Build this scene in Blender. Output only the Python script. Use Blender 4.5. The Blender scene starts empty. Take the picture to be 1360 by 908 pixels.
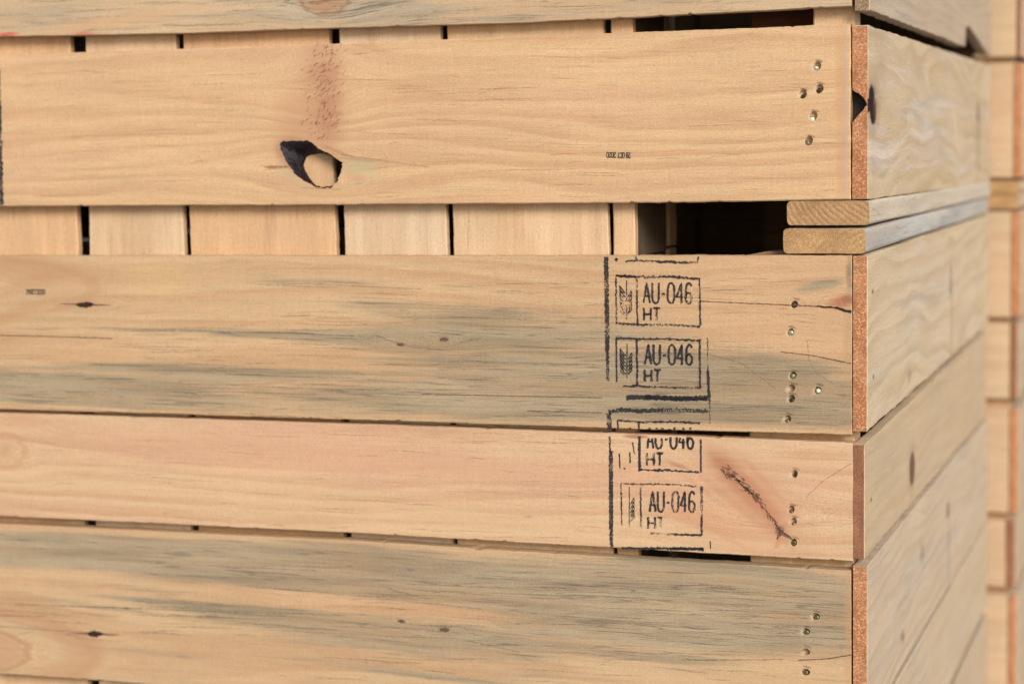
import bpy, bmesh, math, random
from mathutils import Vector, Matrix, noise
from mathutils.geometry import delaunay_2d_cdt
random.seed(7)
SC = bpy.context.scene
COL = SC.collection

# ------------------------------------------------------------------ camera (solved from the crate's own edges)
F = 2646.3; CX, CY = 680.0, 454.0
R0 = Vector((0.94502532, 0.32659895, -0.01613303))
R1 = Vector((0.0160747, -0.09567673, -0.99528266))
R2 = Vector((-0.32660183, 0.94030798, -0.09566691))
CAM = Vector((0.32277614, -1.9462427, 0.10808501))

def at(px, py, y=None, x=None):
    """point of the photograph -> metres on a real plane of the crate (y = const front, x = const side)"""
    d = R0 * ((px - CX) / F) + R1 * ((py - CY) / F) + R2
    t = (y - CAM.y) / d.y if x is None else (x - CAM.x) / d.x
    return CAM + d * t

# ------------------------------------------------------------------ node helper
class NT:
    def __init__(s, name):
        s.m = bpy.data.materials.new(name); s.m.use_nodes = True
        s.t = s.m.node_tree; s.t.nodes.clear()
        s.out = s.t.nodes.new('ShaderNodeOutputMaterial')
        s.b = s.t.nodes.new('ShaderNodeBsdfPrincipled')
        s.t.links.new(s.b.outputs[0], s.out.inputs[0])
    def put(s, sock, v):
        if v is None: return
        if isinstance(v, bpy.types.NodeSocket): s.t.links.new(v, sock)
        else: sock.default_value = v
    def m_(s, op, a, b=None, c=None, clamp=False):
        n = s.t.nodes.new('ShaderNodeMath'); n.operation = op; n.use_clamp = clamp
        s.put(n.inputs[0], a); s.put(n.inputs[1], b)
        if c is not None: s.put(n.inputs[2], c)
        return n.outputs[0]
    def add(s, a, b): return s.m_('ADD', a, b)
    def sub(s, a, b): return s.m_('SUBTRACT', a, b)
    def mul(s, a, b): return s.m_('MULTIPLY', a, b)
    def mad(s, a, b, c): return s.m_('MULTIPLY_ADD', a, b, c)
    def vm(s, op, a, b=None, out=0):
        n = s.t.nodes.new('ShaderNodeVectorMath'); n.operation = op
        s.put(n.inputs[0], a)
        if b is not None: s.put(n.inputs[1], b)
        return n.outputs['Value'] if op in ('LENGTH', 'DOT_PRODUCT', 'DISTANCE') else n.outputs[0]
    def vmad(s, a, b, c):
        n = s.t.nodes.new('ShaderNodeVectorMath'); n.operation = 'MULTIPLY_ADD'
        s.put(n.inputs[0], a); s.put(n.inputs[1], b); s.put(n.inputs[2], c); return n.outputs[0]
    def noise(s, vec, sc, off=(0, 0, 0), detail=2.0, rough=0.5, color=False, dist=0.0):
        v = s.vmad(vec, tuple(sc), tuple(off))
        n = s.t.nodes.new('ShaderNodeTexNoise'); n.noise_dimensions = '3D'
        n.inputs['Scale'].default_value = 1.0; n.inputs['Detail'].default_value = detail
        n.inputs['Roughness'].default_value = rough; n.inputs['Distortion'].default_value = dist
        s.put(n.inputs['Vector'], v)
        return n.outputs['Color'] if color else n.outputs[0]
    def ramp(s, v, a, b, lo=0.0, hi=1.0, smooth=True):
        n = s.t.nodes.new('ShaderNodeMapRange'); n.interpolation_type = 'SMOOTHSTEP' if smooth else 'LINEAR'
        if a > b: a, b, lo, hi = b, a, hi, lo
        s.put(n.inputs[0], v)
        for i, q in enumerate((a, b, lo, hi)): n.inputs[i + 1].default_value = q
        return n.outputs[0]
    def mix(s, f, a, b, mode='MIX'):
        n = s.t.nodes.new('ShaderNodeMix'); n.data_type = 'RGBA'; n.blend_type = mode
        s.put(n.inputs[0], f)
        for k, q in ((6, a), (7, b)):
            s.put(n.inputs[k], q if isinstance(q, bpy.types.NodeSocket) else (tuple(q) + (1,))[:4])
        return n.outputs[2]
    def comb(s, x, y, z):
        n = s.t.nodes.new('ShaderNodeCombineXYZ'); s.put(n.inputs[0], x); s.put(n.inputs[1], y); s.put(n.inputs[2], z); return n.outputs[0]
    def sep(s, v):
        n = s.t.nodes.new('ShaderNodeSeparateXYZ'); s.put(n.inputs[0], v); return n.outputs
    def ell(s, vec, loc, rad, ang=0.0):
        n = s.t.nodes.new('ShaderNodeMapping'); n.vector_type = 'TEXTURE'
        s.put(n.inputs[0], vec)
        n.inputs['Location'].default_value = (loc[0], loc[1], 0)
        n.inputs['Rotation'].default_value = (0, 0, ang)
        n.inputs['Scale'].default_value = (rad[0], rad[1], 1e6)
        return n.outputs[0]
    def bump(s, h, strength=0.5, dist=0.001, normal=None):
        n = s.t.nodes.new('ShaderNodeBump'); n.inputs['Strength'].default_value = strength
        n.inputs['Distance'].default_value = dist
        s.put(n.inputs['Height'], h)
        if normal is not None: s.put(n.inputs['Normal'], normal)
        return n.outputs[0]

def hexlin(r, g, b):
    f = lambda c: (c / 255 / 12.92) if c / 255 <= .04045 else ((c / 255 + .055) / 1.055) ** 2.4
    return (f(r), f(g), f(b))

REDDISH = (0.30, 0.125, 0.06); DARK = (0.035, 0.022, 0.02); GREY = (0.30, 0.262, 0.19); TAN = (0.60, 0.40, 0.215)

CRACKS = {}
def dent_shading(L):  # paints a crescent shadow above and a pale highlight left of each nail hole
    return [(q[0] + 2.5, q[1] - 6.5, 5.5, 1.7, .25, (.15, .08, .045), .8, .6) for q in L] + [(q[0] - 4, q[1] + 1, 3, 5, .4, (.66, .54, .40), .5, .5) for q in L]

def wood(name, base, late, seed, conv=None, vc=0.0, wc=-0.05, warp=0.03, freq=90.0, ringamt=0.5, wu=1.2,
         knots=(), stains=(), spots=(), cracks=(), stain_bias=-0.35, stain_col=GREY, stain_amt=0.8, lines=0.5,
         heart=None, heart_amt=0.35, saw=0.5, rough_bump=0.5, thinl=0.55, w2=.22, spec=0.22, whitish=0.0, use_random=False, tone=1.0):
    """pine: growth rings of a tapering trunk cut by the board, deflected by knots; blue stain; fibres and saw marks"""
    T = NT(name)
    tc = T.t.nodes.new('ShaderNodeTexCoord'); P = tc.outputs['Object']
    if use_random:
        oi = T.t.nodes.new('ShaderNodeObjectInfo')
        rnd = oi.outputs['Random']
        off = T.comb(T.mul(rnd, 37.0), T.mul(rnd, 0.05), T.mul(rnd, 0.02))
        PN = T.vm('ADD', P, T.comb(T.mul(rnd, 37.0), T.mul(rnd, 91.0), T.mul(rnd, 17.0)))
    else:
        PN = P
    s = seed * 3.37
    S = T.sep(P); u, v, w = S[0], S[1], S[2]
    for (x, y, rx, ry) in (knots or ()):
        e = T.ell(P, *conv(x, y, rx, ry))
        L = T.vm('LENGTH', e)
        g = T.m_('EXPONENT', T.mul(T.mul(L, L), -1.0))
        y0 = conv(x, y, rx, ry)[0][1]
        v = T.sub(v, T.mul(T.sub(v, y0), T.mul(g, 0.92)))
    W1 = T.noise(PN, (wu, 3.0, 3.0), (s, s * .7, 1), 2.0)
    W2 = T.noise(PN, (wu * 6, 22, 22), (s + 9, 3, s), 2.0)
    vv = T.add(T.sub(v, vc), T.mad(T.sub(W1, 0.5), warp * 2, T.mul(T.sub(W2, .5), warp * w2)))
    if use_random: vv = T.add(vv, T.mul(T.sub(rnd, .5), .09))
    ww = T.sub(w, wc)
    r = T.m_('SQRT', T.add(T.mul(vv, vv), T.mul(ww, ww)))
    W3 = T.noise(PN, (1.9, 15, 15), (s, 3, 8), 2.0)
    ph = T.m_('FRACT', T.mad(r, freq, T.mul(W3, 3.2)))
    ring = T.mul(T.ramp(ph, 0.10, 0.80), T.ramp(ph, 1.0, 0.84))
    rm = T.noise(PN, (2.2, 30, 30), (2, s, 5), 3.0)
    ring = T.mul(T.mul(ring, T.ramp(rm, .25, .75, .25, 1.0)), ringamt)
    col = T.mix(ring, base, late)
    if heart:
        h = T.noise(PN, (1.6, 13, 13), (s, 4, 8), 4.0, .6)
        col = T.mix(T.mul(T.ramp(h, .42, .68), heart_amt), col, heart)
    vg = T.add(v, T.mul(T.add(vv, vc), .6))
    if use_random: vg = T.add(vg, T.mul(rnd, 71.0))
    PD = T.comb(T.sep(PN)[0], vg, w)
    nF = T.noise(PD, (40, 820, 820), (s, 0, 0), 4.0, .7)
    nM = T.noise(PD, (6, 105, 105), (0, s, 0), 4.0, .62)
    thin = T.noise(PD, (1.6, 62, 62), (s, 5, 5), 2.0, .5)
    tl = T.mul(T.ramp(T.m_('ABSOLUTE', T.sub(T.m_('FRACT', T.mul(thin, 7.0)), .5)), .10, .0), T.ramp(T.noise(PD, (5, 40, 40), (s, 2, 1), 3.0), .45, .7))
    col = T.mix(T.mul(tl, thinl), col, tuple(c * .82 for c in late))
    nS = T.noise(PN, (1500, 26, 26), (0, 0, s), 2.0, .6)      # saw marks across the grain
    nC = T.noise(PD, (330, 900, 900), (s, s, 0), 4.0, .72)      # fuzz
    bright = T.add(T.add(T.mad(T.sub(nF, .5), .60, 1.0), T.mul(T.sub(nM, .5), .32)),
                   T.add(T.mul(T.sub(nS, .5), .20 * saw * 2), T.mul(T.sub(nC, .5), 1.0)))
    # warped coordinates for stains and marks so that their outlines follow the fibres
    wn = T.noise(PN, (16, 120, 120), (s, 7, 1), 4.0, .6, color=True)
    PW = T.vmad(T.vm('SUBTRACT', wn, (.5, .5, .5)), (0.030, 0.006, 0.0), P)
    PW2 = T.vmad(T.vm('SUBTRACT', wn, (.5, .5, .5)), (0.0055, 0.0045, 0.0), P)
    streak = T.noise(PD, (2.8, 42, 42), (s + 3, 1, s), 8.0, .74); big = T.noise(PD, (3.2, 15, 15), (s + 6, 2, s), 3.0, .5)
    if stains or stain_bias > -0.3:
        acc = None
        for (x, y, rx, ry, a, amt) in (stains or ()):
            L = T.vm('LENGTH', T.ell(PW, *conv(x, y, rx, ry, a)))
            g = T.ramp(L, 1.5, 0.25, 0.0, amt)
            acc = g if acc is None else T.add(acc, g)
        acc = T.add(acc, stain_bias) if acc is not None else stain_bias
        sm = T.add(acc, T.add(T.mul(T.sub(streak, .5), 2.3), T.add(T.mul(T.sub(nF, .5), .7), T.mul(T.sub(big, .5), .9))))
        smask = T.ramp(sm, -0.05, 0.50)
        sc = stain_col
        t1 = T.noise(PD, (4, 48, 48), (s, 9, 9), 4.0, .6); t2 = T.noise(PD, (3, 30, 30), (9, s, 9), 4.0, .6)
        scol = T.mix(T.ramp(t1, .36, .62), tuple(c * .84 for c in sc), tuple(c * 1.24 for c in sc))
        scol = T.mix(T.ramp(t2, .45, .70, 0, .8), scol, (sc[0] * 1.18, sc[1] * .98, sc[2] * .84))
        scol = T.mix(T.ramp(t2, .45, .28, 0, .7), scol, (sc[0] * 1.10, sc[1] * 1.10, sc[2] * 1.16))
        col = T.mix(T.mul(smask, stain_amt), col, scol)
        nd = T.noise(PD, (9, 260, 260), (1, s + 5, 2), 5.0, .7)
        dl = T.mul(T.ramp(nd, .56, .66), T.mul(smask, lines))
        nd2 = T.noise(PD, (2.6, 46, 46), (4, s + 1, 2), 3.0, .55)
        dl2 = T.mul(T.ramp(T.m_('ABSOLUTE', T.sub(nd2, .5)), .012, .0), T.mul(T.ramp(sm, .0, .5), lines * .8))
        col = T.mix(T.m_('MAXIMUM', dl, dl2), col, (0.10, .085, .07))
    if whitish:
        wc_ = T.ramp(T.m_('ABSOLUTE', T.sub(T.m_('FRACT', T.mad(r, freq * .3, T.mul(W3, 2.0))), .5)), .06, .0)
        col = T.mix(T.mul(wc_, whitish), col, (0.62, .57, .50))
    pores = T.noise(PN, (95, 1500, 1500), (3, 3, s), 1.0)
    col = T.mix(T.ramp(pores, .66, .76, 0, .38), col, tuple(c * .45 for c in base))
    br = T.noise(PN, (6, 16, 16), (s, s, 6), 3.0)
    bright = T.mul(bright, T.mad(T.sub(br, .5), .22, tone))
    col = T.vm('SCALE', col); T.put(col.node.inputs['Scale'], bright)
    hgt = T.add(T.mul(nF, .6), T.add(T.mul(nS, .35 * saw), T.mul(nC, .6)))
    for sp in spots:
        x, y, rx, ry, a, c, amt, sharp = sp
        L = T.vm('LENGTH', T.ell(PW2 if (abs(a) > .2 or rx < 11) else PW, *conv(x, y, rx, ry, a)))
        if sharp < 0:      # a ring (arc) rather than a patch
            g = T.mul(T.ramp(T.m_('ABSOLUTE', T.sub(L, 1.0)), -sharp, 0.0), amt)
        else:
            g = T.ramp(L, 1.0 + (1 - sharp) * .8, 1.0 - (1 - sharp), 0.0, amt)
        if 0 <= sharp < .75:
            g = T.mul(g, T.ramp(T.add(nC, T.mul(T.sub(nM, .5), .8)), .28, .62, .25, 1.0))
        col = T.mix(g, col, c)
    CRACKS[name] = cracks
    T.put(T.b.inputs['Base Color'], col)
    T.put(T.b.inputs['Roughness'], T.ramp(nM, .2, .8, .62, .85))
    T.b.inputs['Specular IOR Level'].default_value = spec
    T.put(T.b.inputs['Normal'], T.bump(hgt, rough_bump, 0.0009))
    return T.m

def endgrain(name, base, dark, seed, ang=0.7, freq=260, curve=.12, speck=.8, ringamt=.5):
    """cut end of a board; texture runs in the board's v,w plane"""
    T = NT(name)
    tc = T.t.nodes.new('ShaderNodeTexCoord'); P = tc.outputs['Object']
    c = T.vm('ADD', P, (0, math.cos(ang) * curve, math.sin(ang) * curve))
    S = T.sep(c)
    n = T.noise(P, (3, 60, 60), (seed, 0, 0), 3.0)
    r = T.m_('SQRT', T.add(T.mul(S[1], S[1]), T.mul(S[2], S[2])))
    ph = T.m_('FRACT', T.mad(r, freq, T.mul(n, .9)))
    ring = T.mul(T.ramp(ph, .1, .8), T.ramp(ph, 1.0, .85))
    col = T.mix(T.mul(ring, ringamt), base, dark)
    n1 = T.noise(P, (300, 1000, 1000), (seed, 2, 2), 3.0, .75)
    n2 = T.noise(P, (200, 720, 520), (seed, 5, 2), 3.0, .7)
    n3 = T.noise(P, (20, 38, 60), (seed, 5, 9), 3.0, .6)
    n4 = T.noise(P, (20, 19, 60), (seed, 1, 4), 3.0, .6)
    col = T.mix(T.ramp(n4, .40, .60, 0, .95), col, tuple(.45 * a + .55 * b for a, b in zip(base, dark)))
    col = T.mix(T.ramp(n1, .45, .62, 0, .7 * speck), col, dark)
    col = T.mix(T.ramp(n2, .50, .64, 0, .55 * speck), col, tuple(min(1, q * 1.45 + .13) for q in base))
    b = T.mad(T.sub(n3, .5), .7, 1.0)
    col = T.vm('SCALE', col); T.put(col.node.inputs['Scale'], b)
    T.put(T.b.inputs['Base Color'], col)
    T.b.inputs['Roughness'].default_value = .8; T.b.inputs['Specular IOR Level'].default_value = .25
    T.put(T.b.inputs['Normal'], T.bump(T.add(n1, n2), .8, 0.0014))
    return T.m

def flatmat(name, c, rough=.6, metal=0.0, nscale=900, namt=.5, bump=.3):
    T = NT(name)
    tc = T.t.nodes.new('ShaderNodeTexCoord'); P = tc.outputs['Object']
    n = T.noise(P, (nscale,) * 3, (1, 2, 3), 4.0, .6)
    col = T.vm('SCALE', tuple(c)); T.put(col.node.inputs['Scale'], T.mad(T.sub(n, .5), namt * 2, 1.0))
    T.put(T.b.inputs['Base Color'], col)
    T.b.inputs['Roughness'].default_value = rough; T.b.inputs['Metallic'].default_value = metal
    T.put(T.b.inputs['Normal'], T.bump(n, bump, 0.0008))
    return T.m

def inkmat(name, lo, hi, seed):
    T = NT(name)
    tc = T.t.nodes.new('ShaderNodeTexCoord'); P = tc.outputs['Object']
    n1 = T.noise(P, (1100, 240, 1), (seed, 0, 0), 3.0, .6)     # ink caught by the saw ridges only
    n2 = T.noise(P, (500, 900, 1), (seed, 4, 0), 3.0, .6)
    n3 = T.noise(P, (35, 35, 1), (seed, 8, 0), 3.0, .5)
    a = T.add(T.add(T.mul(n1, .55), T.mul(n2, .45)), T.mul(T.sub(n3, .5), .55))
    al = T.ramp(a, lo, hi, 0.0, .93)
    T.put(T.b.inputs['Base Color'], T.mix(n2, (0.012, .012, .016), (0.05, .045, .045)))
    T.b.inputs['Roughness'].default_value = .7
    T.b.inputs['Specular IOR Level'].default_value = .2
    T.put(T.b.inputs['Alpha'], al)
    return T.m

# ------------------------------------------------------------------ geometry helpers
def link(name, me, parent=None, mats=(), smooth=False):
    for m in mats: me.materials.append(m)
    if smooth:
        for p in me.polygons: p.use_smooth = True
    o = bpy.data.objects.new(name, me); COL.objects.link(o)
    if parent is not None: o.parent = parent
    return o

def n1(x, s): return noise.noise((x, s * 7.13, s * 1.7))

def poly_resample(pts, step):
    out = []
    for i, a in enumerate(pts):
        b = pts[(i + 1) % len(pts)]
        L = math.hypot(b[0] - a[0], b[1] - a[1]); k = max(1, int(L / step))
        for j in range(k): out.append((a[0] + (b[0] - a[0]) * j / k, a[1] + (b[1] - a[1]) * j / k))
    return out

def inset(pts, d):
    n = len(pts); out = []
    for i in range(n):
        a, b, c = pts[i - 1], pts[i], pts[(i + 1) % n]
        tx, ty = c[0] - a[0], c[1] - a[1]; L = math.hypot(tx, ty) or 1
        out.append((b[0] - ty / L * d, b[1] + tx / L * d))
    return out

def inside(p, poly):
    x, y = p; c = False; n = len(poly); j = n - 1
    for i in range(n):
        xi, yi = poly[i]; xj, yj = poly[j]
        if (yi > y) != (yj > y) and x < (xj - xi) * (y - yi) / (yj - yi) + xi: c = not c
        j = i
    return c

FRAMES = {'front': ((1, 0, 0), (0, 0, 1), (0, -1, 0)), 'side': ((0, 1, 0), (0, 0, 1), (1, 0, 0)),
          'slat': ((0, 0, 1), (-1, 0, 0), (0, -1, 0)), 'sideslat': ((0, 0, 1), (0, 1, 0), (-1, 0, 0)),
          'deep': ((0, 1, 0), (-1, 0, 0), (0, 0, 1)), 'back': ((-1, 0, 0), (0, 0, 1), (0, 1, 0)),
          'flat': ((1, 0, 0), (0, 1, 0), (0, 0, 1)), 'leftside': ((0, -1, 0), (0, 0, 1), (-1, 0, 0))}

def frame(kind, loc, rot=0.0):
    e = FRAMES[kind]
    M = Matrix(((e[0][0], e[1][0], e[2][0]), (e[0][1], e[1][1], e[2][1]), (e[0][2], e[1][2], e[2][2]))).to_4x4()
    return Matrix.Translation(loc) @ M @ Matrix.Rotation(rot, 4, 'Z')

def board_mesh(name, outline, t, holes=(), step=.006, jit=.0003, jend=None, cham=.0008, seed=1.0, grid=.03, wave=.0004,
               fibres=0, chips=0, fuzz=0):
    """outline CCW in local (u,v) metres, face at w=0, back at w=-t. slot0 long grain, slot1 end grain, slot2 hole wall"""
    pts = poly_resample(outline, step)
    us = [p[0] for p in pts]; vs = [p[1] for p in pts]
    u0, u1 = min(us), max(us)
    q = []
    for i, (a, b) in enumerate(pts):
        end = (a - u0 < .004) or (u1 - a < .004)
        j = jit if not end else (jend if jend is not None else jit)
        k = .6 * n1(a * 40 + b * 40, seed) + .55 * n1(a * 240 + b * 240, seed + 3) + .5 * n1(a * 9, seed + 8)
        if end: q.append((a + j * k, b))
        else: q.append((a, b + j * 2 * k))
    for _ in range(chips):
        c = random.randrange(len(q)); dep = random.uniform(.0005, .0014); wd = random.uniform(.0015, .005)
        ca, cb = q[c]
        if ca - u0 < .01 or u1 - ca < .01: continue
        sg = 1 if cb < (min(vs) + max(vs)) / 2 else -1
        q = [(a, b + sg * dep * max(0, 1 - abs(a - ca) / wd)) if abs(b - cb) < .004 else (a, b) for a, b in q]
    pts = q; n = len(pts)
    fr = inset(pts, cham)
    V2 = [Vector(p) for p in fr]; E = [(i, (i + 1) % n) for i in range(n)]
    hl = []
    for h in holes:
        s = len(V2); lp = h['front']
        V2 += [Vector(p) for p in lp]; E += [(s + i, s + (i + 1) % len(lp)) for i in range(len(lp))]
        hl.append((s, len(lp)))
    if grid:
        a = u0 + grid
        while a < u1:
            b = min(vs) + grid * .6
            while b < max(vs):
                p = (a + random.uniform(-.2, .2) * grid, b + random.uniform(-.2, .2) * grid)
                if inside(p, inset(pts, grid * .25)) and not any(inside(p, h['front']) for h in holes): V2.append(Vector(p))
                b += grid * .8
            a += grid
    vo, eo, fo, ov, oe, of = delaunay_2d_cdt(V2, E, [], 0, 1e-6)
    bm = bmesh.new()
    def wz(p): return wave * (n1(p[0] * 5 + p[1] * 11, seed + 5) + .3 * n1(p[0] * 30, seed + 6))
    fv = [bm.verts.new((p.x, p.y, wz(p))) for p in vo]
    back_holes = []
    for f in fo:
        c = (vo[f[0]] + vo[f[1]] + vo[f[2]]) / 3
        if not inside((c.x, c.y), fr): continue
        if any(inside((c.x, c.y), h['front']) for h in holes): continue
        bm.faces.new([fv[i] for i in f]).material_index = 0
    m = {}
    for i, o in enumerate(ov):
        for k in o: m[k] = i
    front = [fv[m[i]] for i in range(n)]
    rim = [bm.verts.new((p[0], p[1], -cham)) for p in pts]
    bk = [bm.verts.new((p[0], p[1], -t)) for p in pts]
    for i in range(n):
        j = (i + 1) % n
        e = 1 if abs(pts[i][0] - pts[j][0]) < abs(pts[i][1] - pts[j][1]) * .6 and ((pts[i][0] - u0 < .012) or (u1 - pts[i][0] < .012)) else 0
        for A, B in ((front, rim), (rim, bk)):
            if A[i] is A[j]: continue
            f = bm.faces.new((A[j], A[i], B[i], B[j])); f.material_index = e if A is rim else 0
    # back, with through holes
    VB = [Vector(p) for p in pts]; EB = [(i, (i + 1) % n) for i in range(n)]; thr = [h for h in holes if h.get('through')]
    for h in thr:
        s = len(VB); VB += [Vector(p) for p in h['back']]; EB += [(s + i, s + (i + 1) % len(h['back'])) for i in range(len(h['back']))]
    vb, _, fb, ovb, _, _ = delaunay_2d_cdt(VB, EB, [], 0, 1e-6)
    mb = {}
    for i, o in enumerate(ovb):
        for k in o: mb[i] = k
    hb = [[bm.verts.new((p[0], p[1], -t)) for p in h['back']] for h in thr]
    allb = bk + [x for h in hb for x in h]
    for f in fb:
        c = (vb[f[0]] + vb[f[1]] + vb[f[2]]) / 3
        if not inside((c.x, c.y), pts) or any(inside((c.x, c.y), h['back']) for h in thr): continue
        try: bm.faces.new([allb[mb[i]] for i in reversed(f)])
        except Exception: pass
    ti = 0
    for h, (s, k) in zip(holes, hl):
        cur = [fv[m[s + i]] for i in range(k)]
        fin = h['back']; D = t if h.get('through') else h['depth']
        lv = h.get('levels', 3)
        for L in range(1, lv + 1):
            f_ = L / lv
            if L == lv and h.get('through'): nx = hb[ti]
            else:
                nx = []
                for i in range(k):
                    a, b = h['front'][i], fin[i]
                    g = f_ ** h.get('pow', 1.0)
                    r_ = h.get('rough', 0) * noise.noise((i * .7, L * 2.1, seed))
                    nx.append(bm.verts.new((a[0] + (b[0] - a[0]) * g + r_, a[1] + (b[1] - a[1]) * g + r_, -D * f_)))
            for i in range(k):
                j = (i + 1) % k
                f = bm.faces.new((cur[i], cur[j], nx[j], nx[i])); f.material_index = h.get('mat', 0); f.smooth = True
            cur = nx
        if h.get('through'): ti += 1
        else:
            f = bm.faces.new(cur); f.material_index = h.get('mat', 0)
    # torn fibres along the long edges
    for _ in range(fibres):
        i = random.randrange(n); p = pts[i]
        if p[0] - u0 < .01 or u1 - p[0] < .01: continue
        low = p[1] < (min(vs) + max(vs)) / 2
        L = random.uniform(.001, .0045); an = random.uniform(-1.2, 1.2); wd = random.uniform(.00012, .00025)
        d = Vector((math.sin(an), (-1 if low else 1) * math.cos(an) * .5, 0)) * L
        b0 = Vector((p[0], p[1] + (.0004 if low else -.0004), -random.uniform(0, .0015)))
        vv = [bm.verts.new(b0 + Vector((-wd, 0, 0))), bm.verts.new(b0 + Vector((wd, 0, 0))),
              bm.verts.new(b0 + d * .6 + Vector((wd * .8, 0, .0002))), bm.verts.new(b0 + d + Vector((0, 0, random.uniform(0, .0008))))]
        bm.faces.new(vv)
    bmesh.ops.recalc_face_normals(bm, faces=bm.faces)
    for _ in range(fuzz):      # fibres raised by the saw
        x = random.uniform(u0 + .01, u1 - .01); y = random.uniform(min(vs) + .004, max(vs) - .004)
        if any(inside((x, y), h['front']) for h in holes): continue
        L = random.uniform(.0008, .0032); an = random.gauss(.35, .45) if random.random() < .8 else random.uniform(-1.5, 1.5)
        d = Vector((math.cos(an), -math.sin(an), 0)) * L; nrm = Vector((-d.y, d.x, 0)).normalized() * random.uniform(.00006, .00014); z = wz((x, y)) + .00005; up = random.uniform(.0001, .0006)
        b0 = Vector((x, y, z))
        bm.faces.new([bm.verts.new(q_) for q_ in (b0 - nrm, b0 + d * .6 - nrm * .7 + Vector((0, 0, up * .5)), b0 + d + Vector((0, 0, up)), b0 + d * .6 + nrm * .7 + Vector((0, 0, up * .5)), b0 + nrm)])
    me = bpy.data.meshes.new(name); bm.to_mesh(me); bm.free()
    return me

class Board:
    """a plank given by its corners on its own face plane (world metres)"""
    def __init__(s, kind, corners, plane):
        s.kind = kind; s.plane = plane
        ax = {'front': (0, 2), 'side': (1, 2)}[kind]; s.ax = ax
        P2 = [(c[ax[0]], c[ax[1]]) for c in corners]
        s.c = (sum(p[0] for p in P2) / len(P2), sum(p[1] for p in P2) / len(P2))
        s.outline = [(p[0] - s.c[0], p[1] - s.c[1]) for p in P2]
        loc = (s.c[0], plane, s.c[1]) if kind == 'front' else (plane, s.c[0], s.c[1])
        s.M = frame(kind, loc)
    def uv(s, px, py):
        p = at(px, py, y=s.plane) if s.kind == 'front' else at(px, py, x=s.plane)
        return (p[s.ax[0]] - s.c[0], p[s.ax[1]] - s.c[1])
    def conv(s, x, y, rx, ry, a=0.0):
        u, v = s.uv(x, y); d = s.uv(x + 1, y); e = s.uv(x, y + 1)
        su = math.hypot(d[0] - u, 0); sv = abs(e[1] - v)
        return (u, v), (rx * su, ry * sv), -a
    def make(s, name, t, parent, mats, **k):
        me = board_mesh(name, s.outline, t, **k)
        o = link(name, me, parent, mats); o.matrix_world = s.M
        s.o = o
        return o

def simple_board(name, kind, loc, L, W, t, parent, mats, rot=0.0, seed=None, step=.02, jit=.0005, cham=.001, ol=None, **k):
    h, g = L / 2, W / 2
    me = board_mesh(name, ol or [(-h, -g), (h, -g), (h, g), (-h, g)], t, step=step, jit=jit, cham=cham,
                    seed=seed if seed is not None else random.uniform(1, 90), grid=k.pop('grid', .12), **k)
    o = link(name, me, parent, mats); o.matrix_world = frame(kind, loc, rot)
    return o

def crate_root(loc, label, group):
    o = bpy.data.objects.new('wooden_crate', None); COL.objects.link(o)
    o.location = loc; o.empty_display_size = .1
    o['label'] = label; o['category'] = 'crate'; o['group'] = group
    return o

def child(o, parent):
    """keep the world place while parenting to an unrotated, unscaled empty"""
    o.parent = parent
    o.matrix_parent_inverse = Matrix.Translation(-Vector(parent.location))
    return o

GROUP = 'stacked pine crates'
upper = crate_root((-.57, .58, .0), 'pale pine crate with an open knot hole in its front board, on two rounded skids', GROUP)
lower = crate_root((-.57, .58, -.92), 'pine crate with black heat treatment stamps across its blue-stained front boards', GROUP)

# ------------------------------------------------------------------ materials
LIGHT = (0.575, 0.378, 0.208); LATE = (0.44, 0.245, 0.125); PINK = (0.52, 0.315, 0.195)
GG = (0.33, 0.285, 0.18)
M_end_or = endgrain('cut_end_orange', (0.58, 0.285, 0.135), (0.31, 0.095, 0.028), 3, ang=.2, freq=90, curve=.3, speck=1.0, ringamt=.3)
M_end_red = endgrain('cut_end_red', (0.36, 0.165, 0.085), (0.18, 0.065, 0.032), 5, ang=2.3, freq=330, curve=.12, speck=.35, ringamt=.5)
M_end_tan = endgrain('cut_end_tan', (0.50, 0.31, 0.15), (0.30, 0.15, 0.06), 8, ang=-.75, freq=190, curve=.09, speck=.45, ringamt=.75)
M_end_tan2 = endgrain('cut_end_honey', (0.54, 0.34, 0.16), (0.36, 0.18, 0.07), 12, ang=.8, freq=170, curve=.12, speck=.55, ringamt=.55)
M_knot = flatmat('knot_bark', (0.012, 0.007, 0.009), .5, 0, 650, .95, 1.0)
M_knot.node_tree.nodes['Principled BSDF'].inputs['Specular IOR Level'].default_value = .35
M_nail = flatmat('nail_brass', (0.17, 0.16, 0.07), .35, .8, 1500, .4, .5)
M_nail_l = flatmat('nail_zinc', (0.42, 0.43, 0.32), .3, .8, 1500, .4, .5)
M_nail_d = flatmat('nail_dark', (0.05, 0.045, 0.02), .4, .6, 1500, .4, .5)
M_ink = inkmat('stamp_ink', .33, .46, 1); M_ink_f = inkmat('stamp_ink_faded', .39, .50, 2); M_ink_s = inkmat('date_ink', .2, .35, 3)

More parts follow.
